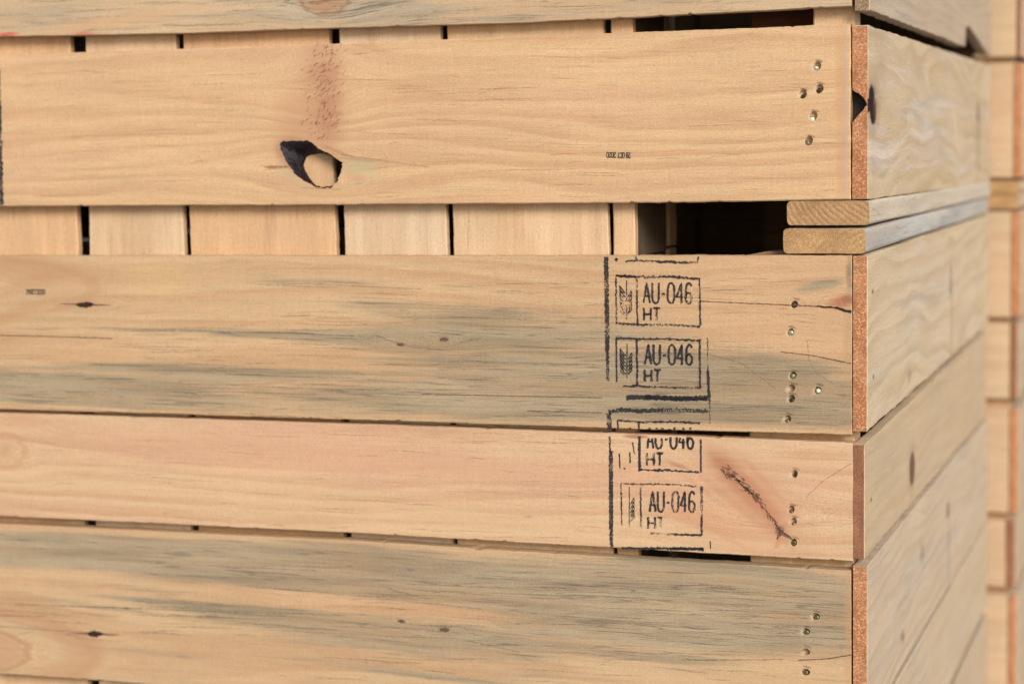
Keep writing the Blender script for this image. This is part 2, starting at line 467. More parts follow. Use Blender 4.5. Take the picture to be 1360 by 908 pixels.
slat_mats = []
for i, (b, h, ra) in enumerate((((0.60, .40, .23), (0.54, .33, .18), .5), ((0.60, .43, .27), (0.50, .33, .19), .55),
                                ((0.58, .365, .205), (0.53, .33, .175), .45), ((0.62, .46, .31), (0.52, .36, .22), .5),
                                ((0.61, .43, .265), (0.56, .36, .20), .5))):
    slat_mats.append(wood('slat_pine_%s' % 'abcde'[i], b, tuple(c * .78 for c in h), 11 + i, vc=.02 * (i - 2), wc=-.25, warp=.012,
                          freq=85, ringamt=ra, heart=h, heart_amt=.6, saw=.3, rough_bump=.35))
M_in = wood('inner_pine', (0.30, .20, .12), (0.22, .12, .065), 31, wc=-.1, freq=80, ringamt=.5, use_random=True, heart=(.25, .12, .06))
M_post_shade = wood('post_shade_pine', (0.13, .09, .058), (0.085, .052, .033), 32, wc=-.1, freq=80, ringamt=.5, stain_bias=.1, stain_col=(.10, .08, .065), spec=.03)  # same pine darkened, shade put into the colour of the post's side
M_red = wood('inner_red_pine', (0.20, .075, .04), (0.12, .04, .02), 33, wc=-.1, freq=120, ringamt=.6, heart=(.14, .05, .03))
M_gen = wood('weathered_pine', (0.56, .42, .28), (0.42, .28, .165), 41, vc=.0, wc=-.04, warp=.05, freq=70, ringamt=.45, use_random=True,
             conv=lambda *a: None, stain_bias=-.1, stain_col=(.44, .38, .30), stain_amt=.6, lines=.2, tone=.96, rough_bump=.35)
M_gen_l = wood('fresh_pine', LIGHT, LATE, 43, vc=.0, wc=-.06, warp=.05, freq=75, ringamt=.4, use_random=True, heart=PINK)

# ------------------------------------------------------------------ front planks of the near stack
def ellipse(b, px, py, rx, ry, n=14, ang=0.0):
    out = []
    for i in range(n):
        a = -2 * math.pi * i / n
        x, y = rx * math.cos(a), ry * math.sin(a)
        out.append(b.uv(px + x * math.cos(ang) - y * math.sin(ang), py + x * math.sin(ang) + y * math.cos(ang)))
    if area(out) < 0: out.reverse()
    return out
def area(p): return sum(p[i - 1][0] * p[i][1] - p[i][0] * p[i - 1][1] for i in range(len(p))) / 2

def nail_hole(b, px, py, dx=-2.0, dy=3.5, rx=5.6, ry=6.8, ang=.5, depth=.0055):
    f = ellipse(b, px, py, rx, ry, 16, ang)
    jr = [1 + .16 * noise.noise((i * .9, px, py)) for i in range(16)]
    c = b.uv(px, py)
    f = [(c[0] + (p[0] - c[0]) * j, c[1] + (p[1] - c[1]) * j) for p, j in zip(f, jr)]
    g = ellipse(b, px + dx * .4, py + dy * .4, rx * .72, ry * .72, 16, ang)
    return dict(front=f, back=g, depth=depth, levels=2, mat=0)

def add_nail(b, px, py, dx, dy, mat, r=.0031, w=-.0022):
    bm = bmesh.new()
    c = b.uv(px + dx, py + dy)
    prof = ((0.0, .0005), (.45, .00045), (.8, .0003), (1.0, -.0002), (1.0, -.0024))
    rings = []
    for k, (q, z) in enumerate(prof):
        if k == 0: rings.append([bm.verts.new((0, 0, z))]); continue
        rings.append([bm.verts.new((r * q * math.cos(a * math.pi / 8) * (1 + .06 * math.sin(a * 2 + px)), r * q * math.sin(a * math.pi / 8), z)) for a in range(16)])
    for a in range(16): bm.faces.new((rings[0][0], rings[1][a], rings[1][(a + 1) % 16]))
    for k in range(1, len(rings) - 1):
        for a in range(16): bm.faces.new((rings[k][a], rings[k + 1][a], rings[k + 1][(a + 1) % 16], rings[k][(a + 1) % 16]))
    me = bpy.data.meshes.new('nail'); bm.to_mesh(me); bm.free()
    o = link('nail', me, None, (mat,), True)
    o.parent = b.o; o.location = (c[0], c[1], w); o.rotation_euler = (random.uniform(-.25, .25), random.uniform(-.25, .25), random.uniform(0, 6))
    return o

def fp(top, bot, right, plane=0.0, left=-1.165):
    """front plank from the pixel heights of its edges at x=0 and x=1130"""
    def edge(pts):
        out = []
        a, c = at(*pts[0], y=plane), at(*pts[-1], y=plane)
        s = (at(*pts[1], y=plane).z - a.z) / (at(*pts[1], y=plane).x - a.x)
        out.append((left, plane, a.z + s * (left - a.x)))
        for p in pts: q = at(*p, y=plane); out.append((q.x, plane, q.z))
        return out
    T = edge(top); B = edge(bot)
    xr = right
    for E_ in (T, B):
        q, r_ = E_[-1], E_[-2]; s = (q[2] - r_[2]) / (q[0] - r_[0])
        E_[-1] = (xr, plane, q[2] + s * (xr - q[0]))
    return Board('front', B + T[::-1], plane)

def X(px, py, y=0.0): return at(px, py, y=y).x

TF = .017
# --- A
A = fp([(0, -190), (1130, -215)], [(0, 49), (230, 45), (460, 37), (700, 30), (900, 20.5), (1120, 9)], X(1131, 5))
mA = wood('plank_grey_streaked', (0.50, .36, .22), LATE, 3, conv=A.conv, vc=-.06, wc=-.04, warp=.03, freq=75, ringamt=.3,
          knots=[(432, -2, 75, 34)], stain_bias=-.1, stain_col=(.33, .28, .20), stain_amt=.75, lines=.9,
          stains=[(250, 20, 400, 18, 0, .35), (520, 18, 60, 20, 0, .4), (700, 22, 150, 7, -.03, .3), (960, -5, 150, 10, -.03, .3), (1090, 5, 40, 10, 0, .2)],
          spots=[(432, -3, 27, 22, 0, (.40, .20, .10), .95, .6), (432, -3, 30, 25, 0, (.26, .13, .07), .6, -.16), (434, -6, 14, 9, 0, (.26, .115, .06), .8, .6), (150, 28, 120, 9, -.1, (.58, .33, .17), .5, .2),
                 (8, 46, 16, 2.5, 0, (.55, .06, .05), .8, .5), (108, 43.5, 14, 1.8, 0, (.55, .08, .06), .7, .4)])
A.make('front_plank', TF, None, (mA, M_end_tan), seed=2.2, fibres=60, chips=22, fuzz=700, step=.003)
child(A.o, upper)

# --- B (the knot hole)
B = fp([(0, 73), (460, 58), (900, 41), (1128, 32)], [(5, 274), (460, 272), (900, 269), (1125, 265.3)], X(1129.5, 150))
kf = [(372.4, 191), (376, 188), (383.6, 186.4), (396, 187.3), (408.7, 187), (414, 189.5), (419.3, 194.4), (427, 199.5), (435.2, 203.6), (445, 209.5), (455, 216.2),
      (454.5, 221), (453.7, 226), (450.5, 234), (447.7, 240), (444.5, 244.5), (440.4, 248), (433, 249.6), (423.3, 249.9), (417.5, 248), (412.7, 244.6), (404, 240),
      (396.8, 236), (391.5, 231.5), (387.6, 226), (383.5, 219.5), (379.7, 213), (376, 206), (373.7, 199.7)]
kb = [(405, 213), (406, 209.5), (408, 207), (412, 205.5), (417, 204.5), (422, 203.7), (427, 203.4), (433, 204), (439, 206.5), (446, 211), (455, 217.5),
      (454.8, 222), (453.9, 227), (451, 234), (448, 240), (444.8, 244), (440.5, 247), (433, 248.6), (423.3, 248.9), (419, 246.5), (416, 243.2), (413, 239.5),
      (410, 235.5), (407.5, 231.5), (405.5, 227.5), (404, 224), (403, 221), (403, 218.5), (404, 215.5)]
def densify(a, b):
    A_, B_ = [], []
    for i in range(len(a)):
        j = (i + 1) % len(a)
        for f in (0, .5):
            A_.append((a[i][0] * (1 - f) + a[j][0] * f, a[i][1] * (1 - f) + a[j][1] * f)); B_.append((b[i][0] * (1 - f) + b[j][0] * f, b[i][1] * (1 - f) + b[j][1] * f))
    return A_, B_
kf, kb = densify(*densify(kf, kb))
_c = (412, 218)
for _i in range(len(kf)):
    _n = .045 * noise.noise((_i * .22, 3.3, 0)) + .05 * noise.noise((_i * .9, 7.3, 0))
    kf[_i] = (kf[_i][0] + (kf[_i][0] - _c[0]) * _n, kf[_i][1] + (kf[_i][1] - _c[1]) * _n)
    if kb[_i][0] > 438: kb[_i] = (kb[_i][0] + 6, kb[_i][1])
    _n = .02 * noise.noise((_i * .8, 1.3, 0)) - .02
    kb[_i] = (kb[_i][0] + (kb[_i][0] - 429) * _n, kb[_i][1] + (kb[_i][1] - 226) * _n)
uf = [B.uv(*p) for p in kf]
ub = []
for p in kb:
    q = at(p[0], p[1], y=TF); ub.append((q.x - B.c[0], q.z - B.c[1]))
if area(uf) < 0: uf.reverse(); ub.reverse()
holeB = dict(front=uf, back=ub, through=True, levels=9, mat=2, rough=.0022, pow=.62)
nB = [(1085, 88, -2, 4, M_nail_l), (1066, 125, 1, 4, M_nail_d), (1088, 118, 0, 3.5, M_nail_d), (1080, 154, -2.5, 4, M_nail_l), (1074, 187, -3, 3.5, M_nail)]
mB = wood('plank_knot_hole', LIGHT, LATE, 5, conv=B.conv, vc=.050, wc=-.030, warp=.034, freq=62, ringamt=.62, wu=1.6,
          knots=[(415, 217, 95, 42), (430, 110, 60, 60)], heart=PINK, heart_amt=.5,
          stain_bias=-.75, stain_col=GG, stain_amt=.65, lines=.4,
          stains=[(560, 248, 230, 20, -.03, .75), (900, 215, 110, 8, 0, .75), (980, 252, 200, 12, 0, .55), (60, 250, 90, 12, -.1, .5), (500, 200, 70, 8, .1, .6), (1127, 150, 6, 140, 0, .5)],
          spots=dent_shading(nB) + [(424, 85, 26, 52, .0, (.42, .215, .13), .5, .05), (433, 128, 24, 56, .0, (.36, .16, .09), .65, .05), (412, 165, 34, 34, 0, (.43, .22, .13), .5, .05), (400, 150, 34, 50, .1, (.45, .23, .13), .5, .2), (436, 150, 13, 46, .0, (.34, .14, .09), .45, .1), (404, 212, 46, 34, .5, (.46, .24, .13), .65, .2), (396, 207, 31, 22, .4, (.20, .09, .06), .6, .7),
                 (372, 222, 16, 3, 0, (.24, .08, .05), .9, .5), (385, 236, 24, 7, .6, (.42, .34, .2), .6, .3), (478, 222, 26, 12, .1, (.40, .35, .2), .75, .3), (470, 236, 12, 6, 0, (.5, .25, .17), .6, .3),
                 (452, 203, 24, 2.2, .35, (.30, .15, .08), .7, .4), (480, 213, 40, 2, .08, (.28, .21, .12), .6, .3), (1123, 150, 4, 130, 0, (.40, .34, .27), .75, .3),
                 (1117, 150, 7, 130, 0, (.50, .24, .11), .5, .2)],
          cracks=[(368, 222, 346, 220, 1.0, (.36, .07, .04), .5), (366, 224, 350, 226, .9, (.36, .07, .04), .5), (362, 219, 354, 222, .9, (.36, .1, .06), .5), (440, 204, 500, 212, 1.0, (.36, .1, .1), .5), (500, 212, 570, 222, .9, (.36, .1, .1), .5), (452, 252, 400, 249, 1.0, (.36, .16, .1), .5)])
B.make('front_plank', TF, None, (mB, M_end_tan, M_knot), holes=[holeB] + [nail_hole(B, q[0], q[1]) for q in nB], seed=3.7, fibres=70, chips=22, fuzz=700, step=.003, jend=.0008, cham=.0012)
child(B.o, upper); B.o['label'] = 'front plank with an open knot hole'
for q in nB: add_nail(B, *q)

# --- C (stamped, blue stain)
C = fp([(0, 340), (460, 340), (900, 339.3), (1128, 339)], [(0, 543), (460, 557), (900, 571), (1125, 577)], X(1131.5, 450))
nC = [(1050, 441, 0, 1.5, M_nail_l), (1053, 498, .5, 2, M_nail), (1051, 529, 1, 2.5, M_nail_d), (1086, 518, .5, 1, M_nail_l), (1046, 556, -1, 4.5, M_nail), (1055, 404, -1.5, 2, M_nail_d), (1051, 515, 2, -1, M_nail_d)]
mC = wood('plank_blue_stained', (0.51, 0.345, 0.195), (0.41, 0.225, 0.11), 7, conv=C.conv, vc=-.02, wc=-.05, warp=.03, freq=60, ringamt=.6, wu=1.2,
          knots=[(115, 404, 60, 14), (532, 457, 60, 14), (590, 450, 60, 14), (1125, 400, 60, 24), (-30, 380, 110, 40)], heart=(0.50, .30, .165), heart_amt=.5,
          stain_bias=-.34, stain_col=(.272, .220, .142), stain_amt=.86, lines=.75,
          stains=[(650, 425, 330, 22, .03, .55), (820, 500, 380, 60, .03, .75), (980, 520, 200, 50, .0, .5), (380, 525, 520, 26, .03, .85), (60, 520, 240, 24, .05, .5), (300, 490, 170, 13, .02, .55), (120, 495, 110, 16, .0, .25),
                  (420, 445, 220, 9, .02, .75), (180, 437, 130, 4, .01, .55), (430, 375, 160, 10, .04, .55), (180, 352, 50, 5, 0, .3), (1010, 485, 90, 18, 0, .25), (1090, 378, 38, 9, -.25, .6),
                  (640, 460, 220, 26, 0, .45), (1060, 545, 90, 25, 0, .3), (700, 375, 100, 6, 0, .25)],
          spots=dent_shading(nC) + [(113, 404.5, 9, 3.2, 0, (.07, .03, .02), .95, .8), (111, 404, 34, 1.1, 0, (.16, .08, .05), .8, .4), (110, 404, 28, 7, 0, (.40, .21, .11), .5, .3),
                 (532, 457.5, 5, 2.2, 0, (.09, .07, .06), .85, .6), (590, 450, 8, 5.5, 0, (.20, .17, .12), .7, .4), (591, 449.5, 4, 3, 0, (.12, .10, .08), .8, .5), (535, 462, 34, 7, .2, (.36, .25, .13), .5, .3),
                 (1118, 401, 18, 9, -.3, (.34, .11, .06), .85, .3), (1126, 398, 8, 7, -.5, (.22, .07, .045), .8, .4), (40, 378, 60, 10, -.3, (.40, .20, .10), .35, .2),
                 (0, 352, 125, 22, .1, (.40, .22, .12), .6, .35), (-15, 430, 110, 9, -.35, (.42, .23, .12), .55, .3), (-10, 382, 132, 36, 0, (.42, .23, .12), .45, -.14),
                 (1127, 470, 6, 100, 0, (.36, .24, .12), .45, .2), (1128, 365, 4, 22, 0, (.16, .13, .09), .7, .3),
                 (210, 372, 40, 22, .1, (.58, .40, .17), .4, .2)],
          cracks=[(150, 437, 330, 441, 1.1, (.17, .14, .10), .6), (330, 441, 470, 446, .9, (.17, .14, .10), .5), (420, 377, 560, 384, .9, (.2, .17, .11), .5), (600, 421, 700, 424, .9, (.2, .17, .12), .5), (640, 481, 790, 484, 1., (.14, .12, .09), .55), (300, 497, 470, 502, .9, (.16, .13, .1), .5), (560, 523, 800, 528, .9, (.2, .15, .1), .5), (700, 545, 800, 548, .8, (.2, .15, .1), .5), (0, 445, 150, 449, .9, (.25, .19, .13), .4), (930, 400, 1040, 404.5, 1.0, (.25, .12, .07), .75), (1040, 404.5, 1085, 406.5, 1.3, (.12, .04, .03), .95), (1085, 406.5, 1110, 408.5, 1.7, (.05, .02, .015), 1.), (1110, 408.5, 1131, 414, 2.6, (.035, .015, .012), 1.),
                  (1037, 467, 1080, 472, .8, (.14, .10, .07), .8), (1080, 472, 1131, 482.5, 1.1, (.08, .06, .04), .95),
                  (1072, 452, 1075, 478, .9, (.2, .17, .13), .6), (1075, 478, 1083, 494, .9, (.2, .17, .13), .6), (1083, 494, 1108, 510, .9, (.2, .17, .13), .55),
                  (943, 470, 985, 482, .9, (.22, .2, .14), .5), (985, 482, 1030, 515, .9, (.22, .2, .14), .5), (610, 455, 640, 448, 1.0, (.12, .10, .08), .6), (532, 459, 600, 466, 1.0, (.12, .10, .08), .6),
                  (500, 445, 530, 457, 1., (.16, .13, .09), .5), (230, 520, 262, 523, 1.2, (.08, .07, .06), .6), (262, 521, 300, 520, 1.0, (.1, .09, .07), .6), (300, 520, 420, 524, .9, (.12, .10, .08), .5)])
C.make('front_plank', TF, None, (mC, M_end_tan), holes=[nail_hole(C, q[0], q[1], rx=5.0, ry=5.4) for q in nC], seed=5.1, fibres=50, chips=22, fuzz=700, step=.003, jit=.0004)
child(C.o, lower); C.o['label'] = 'blue-stained front plank with two whole stamps'
for q in nC[:-1]: add_nail(C, *q, r=.0029, w=-.0016)

# --- D (pinkish)
D = fp([(0, 548), (460, 562.5), (900, 578.5), (1128, 588)], [(0, 685), (460, 707), (900, 732), (1128, 745)], X(1133.2, 660))
nD = [(1055, 629, 2, 1.2, M_nail_d), (1051, 676, -.5, 5.0, M_nail), (1054, 692, 0, 5, M_nail), (1054, 720, 0, 1.5, M_nail)]
mD = wood('plank_pink', (0.56, .375, .225), (0.45, .245, .135), 9, conv=D.conv, vc=.05, wc=-.05, warp=.028, freq=75, ringamt=.7, wu=1.2,
          knots=[(5, 600, 60, 34), (1010, 680, 110, 38)], heart=(0.54, .31, .20), heart_amt=.6,
          spots=dent_shading(nD) + [(6, 598, 26, 22, 0, (.44, .22, .115), .5, -.28), (6, 598, 12, 12, 0, (.38, .17, .09), .5, .3), (420, 668, 560, 32, .05, (.58, .41, .23), .5, .2), (500, 610, 400, 14, .05, (.53, .30, .18), .4, .2),
                 (984, 643, 46, 13.0, .74, (.30, .15, .09), .85, .3), (1030, 692, 26, 10, .9, (.34, .16, .10), .7, .3), (1005, 672, 60, 8, .85, (.36, .17, .10), .6, .3), (1022, 685, 24, 4.0, .9, (.26, .11, .07), .8, .3), (965, 622, 26, 5, .7, (.33, .15, .09), .7, .3), (1000, 655, 95, 30, .72, (.45, .22, .12), .6, .2), (975, 668, 60, 6, .65, (.42, .20, .11), .5, .3), (1010, 632, 50, 4, .8, (.43, .21, .12), .4, .3), (940, 655, 50, 4, .6, (.45, .22, .13), .45, .3), (950, 705, 60, 4, .45, (.47, .24, .14), .4, .3), (960, 612, 24, 14, .6, (.38, .17, .10), .55, .2), (985, 640, 45, 10, .72, (.36, .15, .08), .6, .2), (1000, 660, 60, 22, .75, (.46, .20, .11), .5, .2), (900, 618, 16, 3, .3, (.30, .12, .07), .6, .4),
                 (1036, 705, 5, 7, .9, (.10, .05, .06), .9, .6), (1045, 711, 8, 2.2, .6, (.10, .05, .06), .85, .6), (1033, 721, 3.5, 7, .5, (.46, .18, .08), .7, .5), (845, 579.5, 14, 2.5, 0, (.28, .09, .05), .8, .5),
                 (940, 690, 100, 26, .4, (.55, .26, .14), .45, .2), (1070, 615, 50, 20, 0, (.56, .33, .18), .3, .2)],
          cracks=[(970, 630, 984, 641, 1.5, (.12, .06, .045), .9), (984, 643, 1001, 657, 1.8, (.12, .06, .045), .85), (1006, 664, 1026, 688, .9, (.14, .06, .05), .7),
                  (1025, 686, 1036, 704, 1.2, (.12, .06, .05), .8), (1036, 703, 1032, 716, 1.2, (.12, .06, .05), .8), (1036, 703, 1048, 712, 1.5, (.1, .05, .05), .8),
                  (1090, 640, 1131, 615, 1.2, (.42, .22, .12), .5), (1070, 660, 1092, 640, 1.0, (.42, .22, .12), .4)])
D.make('front_plank', TF, None, (mD, M_end_tan), holes=[nail_hole(D, q[0], q[1], rx=4.5, ry=5.6, ang=.1) for q in nD], seed=6.3, fibres=50, chips=22, fuzz=700, step=.003)
child(D.o, lower); D.o['label'] = 'pinkish front plank with a diagonal bark pocket'
for q in nD: add_nail(D, *q, r=.0027, w=-.0012)

# --- E (grey)
Eb = fp([(0, 695.5), (460, 717), (900, 745), (1128, 757)], [(0, 894), (130, 903), (460, 928), (1128, 975)], X(1130.5, 820))
nE = [(1083, 818, 1, 2, M_nail), (1070, 838, 1, 2, M_nail), (1070, 865, 1, -.5, M_nail_d), (1070, 892, -.5, 1.5, M_nail)]
mE = wood('plank_grey_green', (0.50, .34, .195), (0.40, .225, .115), 13, conv=Eb.conv, vc=-.03, wc=-.05, warp=.03, freq=60, ringamt=.6, wu=1.2,
          knots=[(126, 841, 60, 14), (590, 836, 60, 16), (-20, 860, 120, 46)], heart=(0.50, .27, .14), heart_amt=.4,
          stain_bias=-.12, stain_col=(.285, .228, .148), stain_amt=.86, lines=.7,
          stains=[(700, 785, 620, 38, .05, 1.0), (1000, 790, 260, 60, .02, .6), (150, 735, 330, 22, .04, .9), (950, 800, 260, 50, .03, .6), (330, 815, 240, 10, .05, .8), (120, 803, 110, 5, .05, .5), (500, 840, 200, 24, .05, .6), (760, 850, 260, 24, .05, .5),
                  (480, 885, 120, 6, .05, .5), (650, 905, 120, 6, .02, .3), (30, 740, 60, 12, 0, .4)],
          spots=dent_shading(nE) + [(126, 841, 7, 3.5, 0, (.07, .045, .03), .95, .7), (126, 841, 32, 1.0, 0, (.18, .09, .06), .8, .4), (590, 835, 7, 4.5, 0, (.13, .115, .10), .85, .5), (592, 836, 14, 9, .3, (.26, .20, .13), .6, .3), (533, 824, 6, 2.5, .3, (.13, .11, .09), .8, .5), (168, 807.5, 5, 2, 0, (.14, .12, .1), .7, .5), (313, 812, 3, 2, 0, (.14, .12, .1), .7, .5),
                 (240, 735, 14, 3, 0, (.17, .15, .12), .7, .4), (545, 756, 6, 2.5, 0, (.15, .13, .11), .7, .4),
                 (-20, 862, 55, 26, 0, (.43, .24, .13), .6, .75), (-20, 862, 57, 27, 0, (.36, .18, .09), .6, -.14), (-30, 858, 150, 50, 0, (.42, .235, .13), .7, -.16), (-30, 858, 128, 42, 0, (.43, .24, .13), .5, -.2),
                 (1000, 920, 200, 36, -.05, (.54, .36, .20), .7, .3), (1127, 850, 5, 110, 0, (.46, .26, .11), .6, .2), (1090, 868, 50, 12, -.1, (.52, .34, .19), .5, .2)],
          cracks=[(540, 775, 690, 781, 1., (.16, .13, .1), .6), (300, 752, 420, 757, .9, (.16, .13, .1), .5), (20, 802, 170, 807, 1.1, (.17, .14, .11), .6), (170, 807, 340, 813, 1., (.17, .14, .11), .55), (430, 872, 560, 880, .9, (.17, .14, .11), .5), (700, 788, 860, 793, .9, (.2, .17, .12), .5), (560, 800, 640, 808, 1.1, (.14, .12, .1), .5), (620, 850, 690, 865, 1., (.14, .12, .1), .4), (900, 876, 1040, 875, 1.3, (.2, .16, .11), .5), (1060, 876, 1100, 874, 1.0, (.3, .15, .08), .8), (1100, 874, 1131, 869, 1.2, (.22, .10, .06), .9)])
Eb.make('front_plank', TF, None, (mE, M_end_tan), holes=[nail_hole(Eb, q[0], q[1], rx=6.2, ry=4.6, ang=.1) for q in nE], seed=7.9, fibres=60, chips=22, fuzz=700, step=.003)
child(Eb.o, lower); Eb.o['label'] = 'grey-green front plank below the stamped ones'
for q in (nE[0], nE[1], nE[3]): add_nail(Eb, *q, r=.0027, w=-.0018)

zE = at(1131, 987, y=0).z

for z, w_ in ((.52, .16), (.69, .14)):
    child(simple_board('front_plank', 'front', (-.575, 0, z), 1.16, w_, TF, None, (M_gen_l, M_end_tan)), upper)

# ------------------------------------------------------------------ vertical slats behind the front planks
ys = TF + .0012
def slat(x0, x1, x0t, x1t, mat, z0, z1, parent, y=ys, t=.009, seed=1, lean=0):
    """x range at the skid gap (px at y=305) and at the top gap (px at y=48)"""
    def xx(a, b, z):
        yy = y + t * .8 if a == x1 else y
        pa, pb = at(a, 305, y=yy), at(b, 48, y=yy); return pa.x + (pb.x - pa.x) * (z - pa.z) / (pb.z - pa.z)
    c = (at((x0 + x1) / 2, 305, y=y)).x
    za, zb = z0, z1
    zc = (za + zb) / 2
    # slat frame: u=z, v=-x
    ol = [(za - zc, -(xx(x1, x1t, za) - c)), (zb - zc, -(xx(x1, x1t, zb) - c)), (zb - zc, -(xx(x0, x0t, zb) - c)), (za - zc, -(xx(x0, x0t, za) - c))]
    me = board_mesh('slat', ol, t, step=.004, jit=.0004, cham=.0012, seed=seed, grid=.05)
    o = link('slat', me, None, (mat, M_end_tan)); o.matrix_world = frame('slat', (c, y, zc)); child(o, parent)
    return o
SL = [(-150, 107, -160, 97, 2), (118, 247, 113, 237, 1), (252, 449, 243, 440, 2), (457, 596, 450, 588, 3), (601.5, 810, 594, 804, 4)]
for i, (a, b, at_, bt, mi) in enumerate(SL):
    slat(a, b, at_, bt, slat_mats[mi], -.0035, .74, upper, seed=20 + i)
SLl = [(-150, 107, -156, 101, 0), (119, 249, 114, 244, 3), (252, 450, 245, 444, 2), (458, 596.5, 453, 592, 3), (601.5, 810, 598, 806, 4)]
for i, (a, b, at_, bt, mi) in enumerate(SLl):
    slat(a, b, at_, bt, slat_mats[(mi) % 5], -.90, -.0045, lower, seed=40 + i)

def box_post(name, x0, x1, y0, y1, z0, z1, parent, mat, seed, cham=.0015):
    o = simple_board(name, 'slat', ((x0 + x1) / 2, y0, (z0 + z1) / 2), z1 - z0, x1 - x0, y1 - y0, None, (mat, M_end_tan), seed=seed, cham=cham, step=.01)
    return child(o, parent)
xr = -.0012
# slim post next to the opening, set edge-on and deep into the crate
for par, z0, z1, s_ in ((upper, .0015, .74, 60), (lower, -.90, -.0015, 61)):
    z0_, z1__ = (z0 - .004, z1) if par is upper else (z0, z1 - .004)
    box_post('centre_post', X(814, 305, ys), X(843, 305, ys), ys, .030, z0_, z1__, par, slat_mats[0], s_)
    box_post('post_side_shade', X(830, 305, ys), X(843, 305, ys) - .0006, .0305, .145, z0_, z1__, par, M_post_shade, s_ + 1)  # dark board added to stand in for the post's shaded side face
    a = at(883.5, 305, y=.17); box_post('inner_slat', a.x, a.x + .0045, .17, .20, z0, z1, par, slat_mats[1], s_ + 5, .0005)
    for k in range(3):
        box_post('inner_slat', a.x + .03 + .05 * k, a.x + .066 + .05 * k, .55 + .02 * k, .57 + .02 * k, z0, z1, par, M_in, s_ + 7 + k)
box_post('corner_post', X(1080, 20, ys), xr, ys, .055, at(1080, 267, y=ys).z, .74, upper, slat_mats[4], 70)
box_post('corner_post', X(995, 580, ys), xr, ys, .055, -.90, -.0035, lower, slat_mats[0], 71)
r0 = at(1003, 20, y=.075); r1 = at(1090, 20, y=.075)
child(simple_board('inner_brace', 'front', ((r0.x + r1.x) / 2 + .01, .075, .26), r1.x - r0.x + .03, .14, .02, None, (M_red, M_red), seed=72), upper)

# ------------------------------------------------------------------ side planks
YF = 1.165
def sp(plane, pts, spec):
    """pts: outline px on the side plane x=plane, CCW seen from +x (y right, z up)"""
    return Board('side', [at(px, py, x=plane) if not isinstance(px, tuple) else (plane, px[0], px[1]) for px, py in pts], plane)
def side_rect(plane, z0a, z0b, z1a, z1b, yend=YF):
    return Board('side', [(plane, 0, z0a), (plane, yend, z0b), (plane, yend, z1b), (plane, 0, z1a)], plane)
def zf(py, px=1152): return at(px, py, y=0).z
pxA, pxB, pxC, pxD, pxE = X(1155, 10), X(1153, 150), X(1152, 450), X(1148.3, 660), X(1152, 850)
inA, inB, inC, inD, inE = X(1135.5, 10), X(1132, 150), X(1133, 450), X(1133.4, 660), X(1133, 850)
WG = (0.50, .38, .265); WGl = (0.31, .24, .165)

# A side, with the broken lower edge near its far end
p1, p2, p3, p4 = at(1282, 62, x=pxA), at(1284.5, 45, x=pxA), at(1313, 73, x=pxA), at(1155, 14, x=pxA)
Ya = Board('side', [(pxA, 0, p4.z), (pxA, p1.y, p1.z), (pxA, p1.y + .006, p2.z + .006), (pxA, p2.y + .02, p2.z + .012), (pxA, p3.y, p3.z), (pxA, YF, p3.z), (pxA, YF, .40), (pxA, 0, .40)], pxA)
mAs = wood('side_grey_brown', WG, WGl, 51, conv=Ya.conv, vc=-.1, wc=-.04, warp=.05, freq=60, ringamt=.35, stain_bias=-.05, spec=.06, stain_col=(.42, .36, .29), stain_amt=.6, lines=.25, stains=[(1170, 10, 30, 20, 0, .3)], rough_bump=.35)
M_end_br = endgrain('cut_end_brown', (0.36, .235, .14), (0.2, .11, .06), 15, ang=.4, freq=120, curve=.2, speck=1.0, ringamt=.3)
Ya.make('side_plank', pxA - inA, None, (mAs, M_end_br), seed=11, step=.005, jit=.0009, cham=.0006); child(Ya.o, upper)

# B side, knot eaten out of its front end
zt, zb = zf(33.5), zf(264.5)
n0, n1_ = at(1132, 120, y=0).z, at(1132, 163, y=0).z; tip = at(1152.2, 139, y=0)
Yb = side_rect(pxB, zb, at(1318, 242, x=pxB).z, zt, at(1318, 88, x=pxB).z)
mBs = wood('side_pale_swirl', (0.59, .45, .295), (0.41, .285, .16), 53, conv=Yb.conv, vc=.02, wc=-.022, warp=.085, freq=36, ringamt=.7, wu=2.6, stain_bias=.0, spec=.06, stain_col=(.52, .45, .40), stain_amt=.7, lines=.1,
           stains=[(1180, 215, 30, 30, 0, .2), (1230, 180, 30, 50, 0, .35)], whitish=.16, w2=.07, rough_bump=.35,
           heart=(.50, .36, .20), heart_amt=.5, spots=[(1159, 139, 10, 42, 0, (.24, .14, .09), .6, .4), (1153.5, 140, 5.0, 9, 0, (.025, .016, .013), 1.0, .8), (1157.6, 130, 4.0, 17, 0, (.025, .016, .013), 1.0, .75), (1159.4, 149, 4.0, 17, 0, (.025, .016, .013), 1.0, .75), (1162.0, 139, 2.2, 24, 0, (.13, .06, .035), .8, .5), (1299, 150, 2.0, 14, 0, (.13, .055, .035), .9, .5), (1299, 190, 2.5, 45, 0, (.28, .18, .12), .55, .3),
                  (1225, 110, 40, 16, .4, (.48, .37, .22), .45, .2), (1170, 80, 8, 50, 0, (.40, .30, .19), .5, .2)],
           cracks=[(1180, 90, 1192, 107, 2.0, (.60, .56, .52), .5), (1192, 107, 1240, 124, 2.6, (.60, .56, .52), .5), (1240, 124, 1252, 112, 2.0, (.60, .56, .52), .4)])
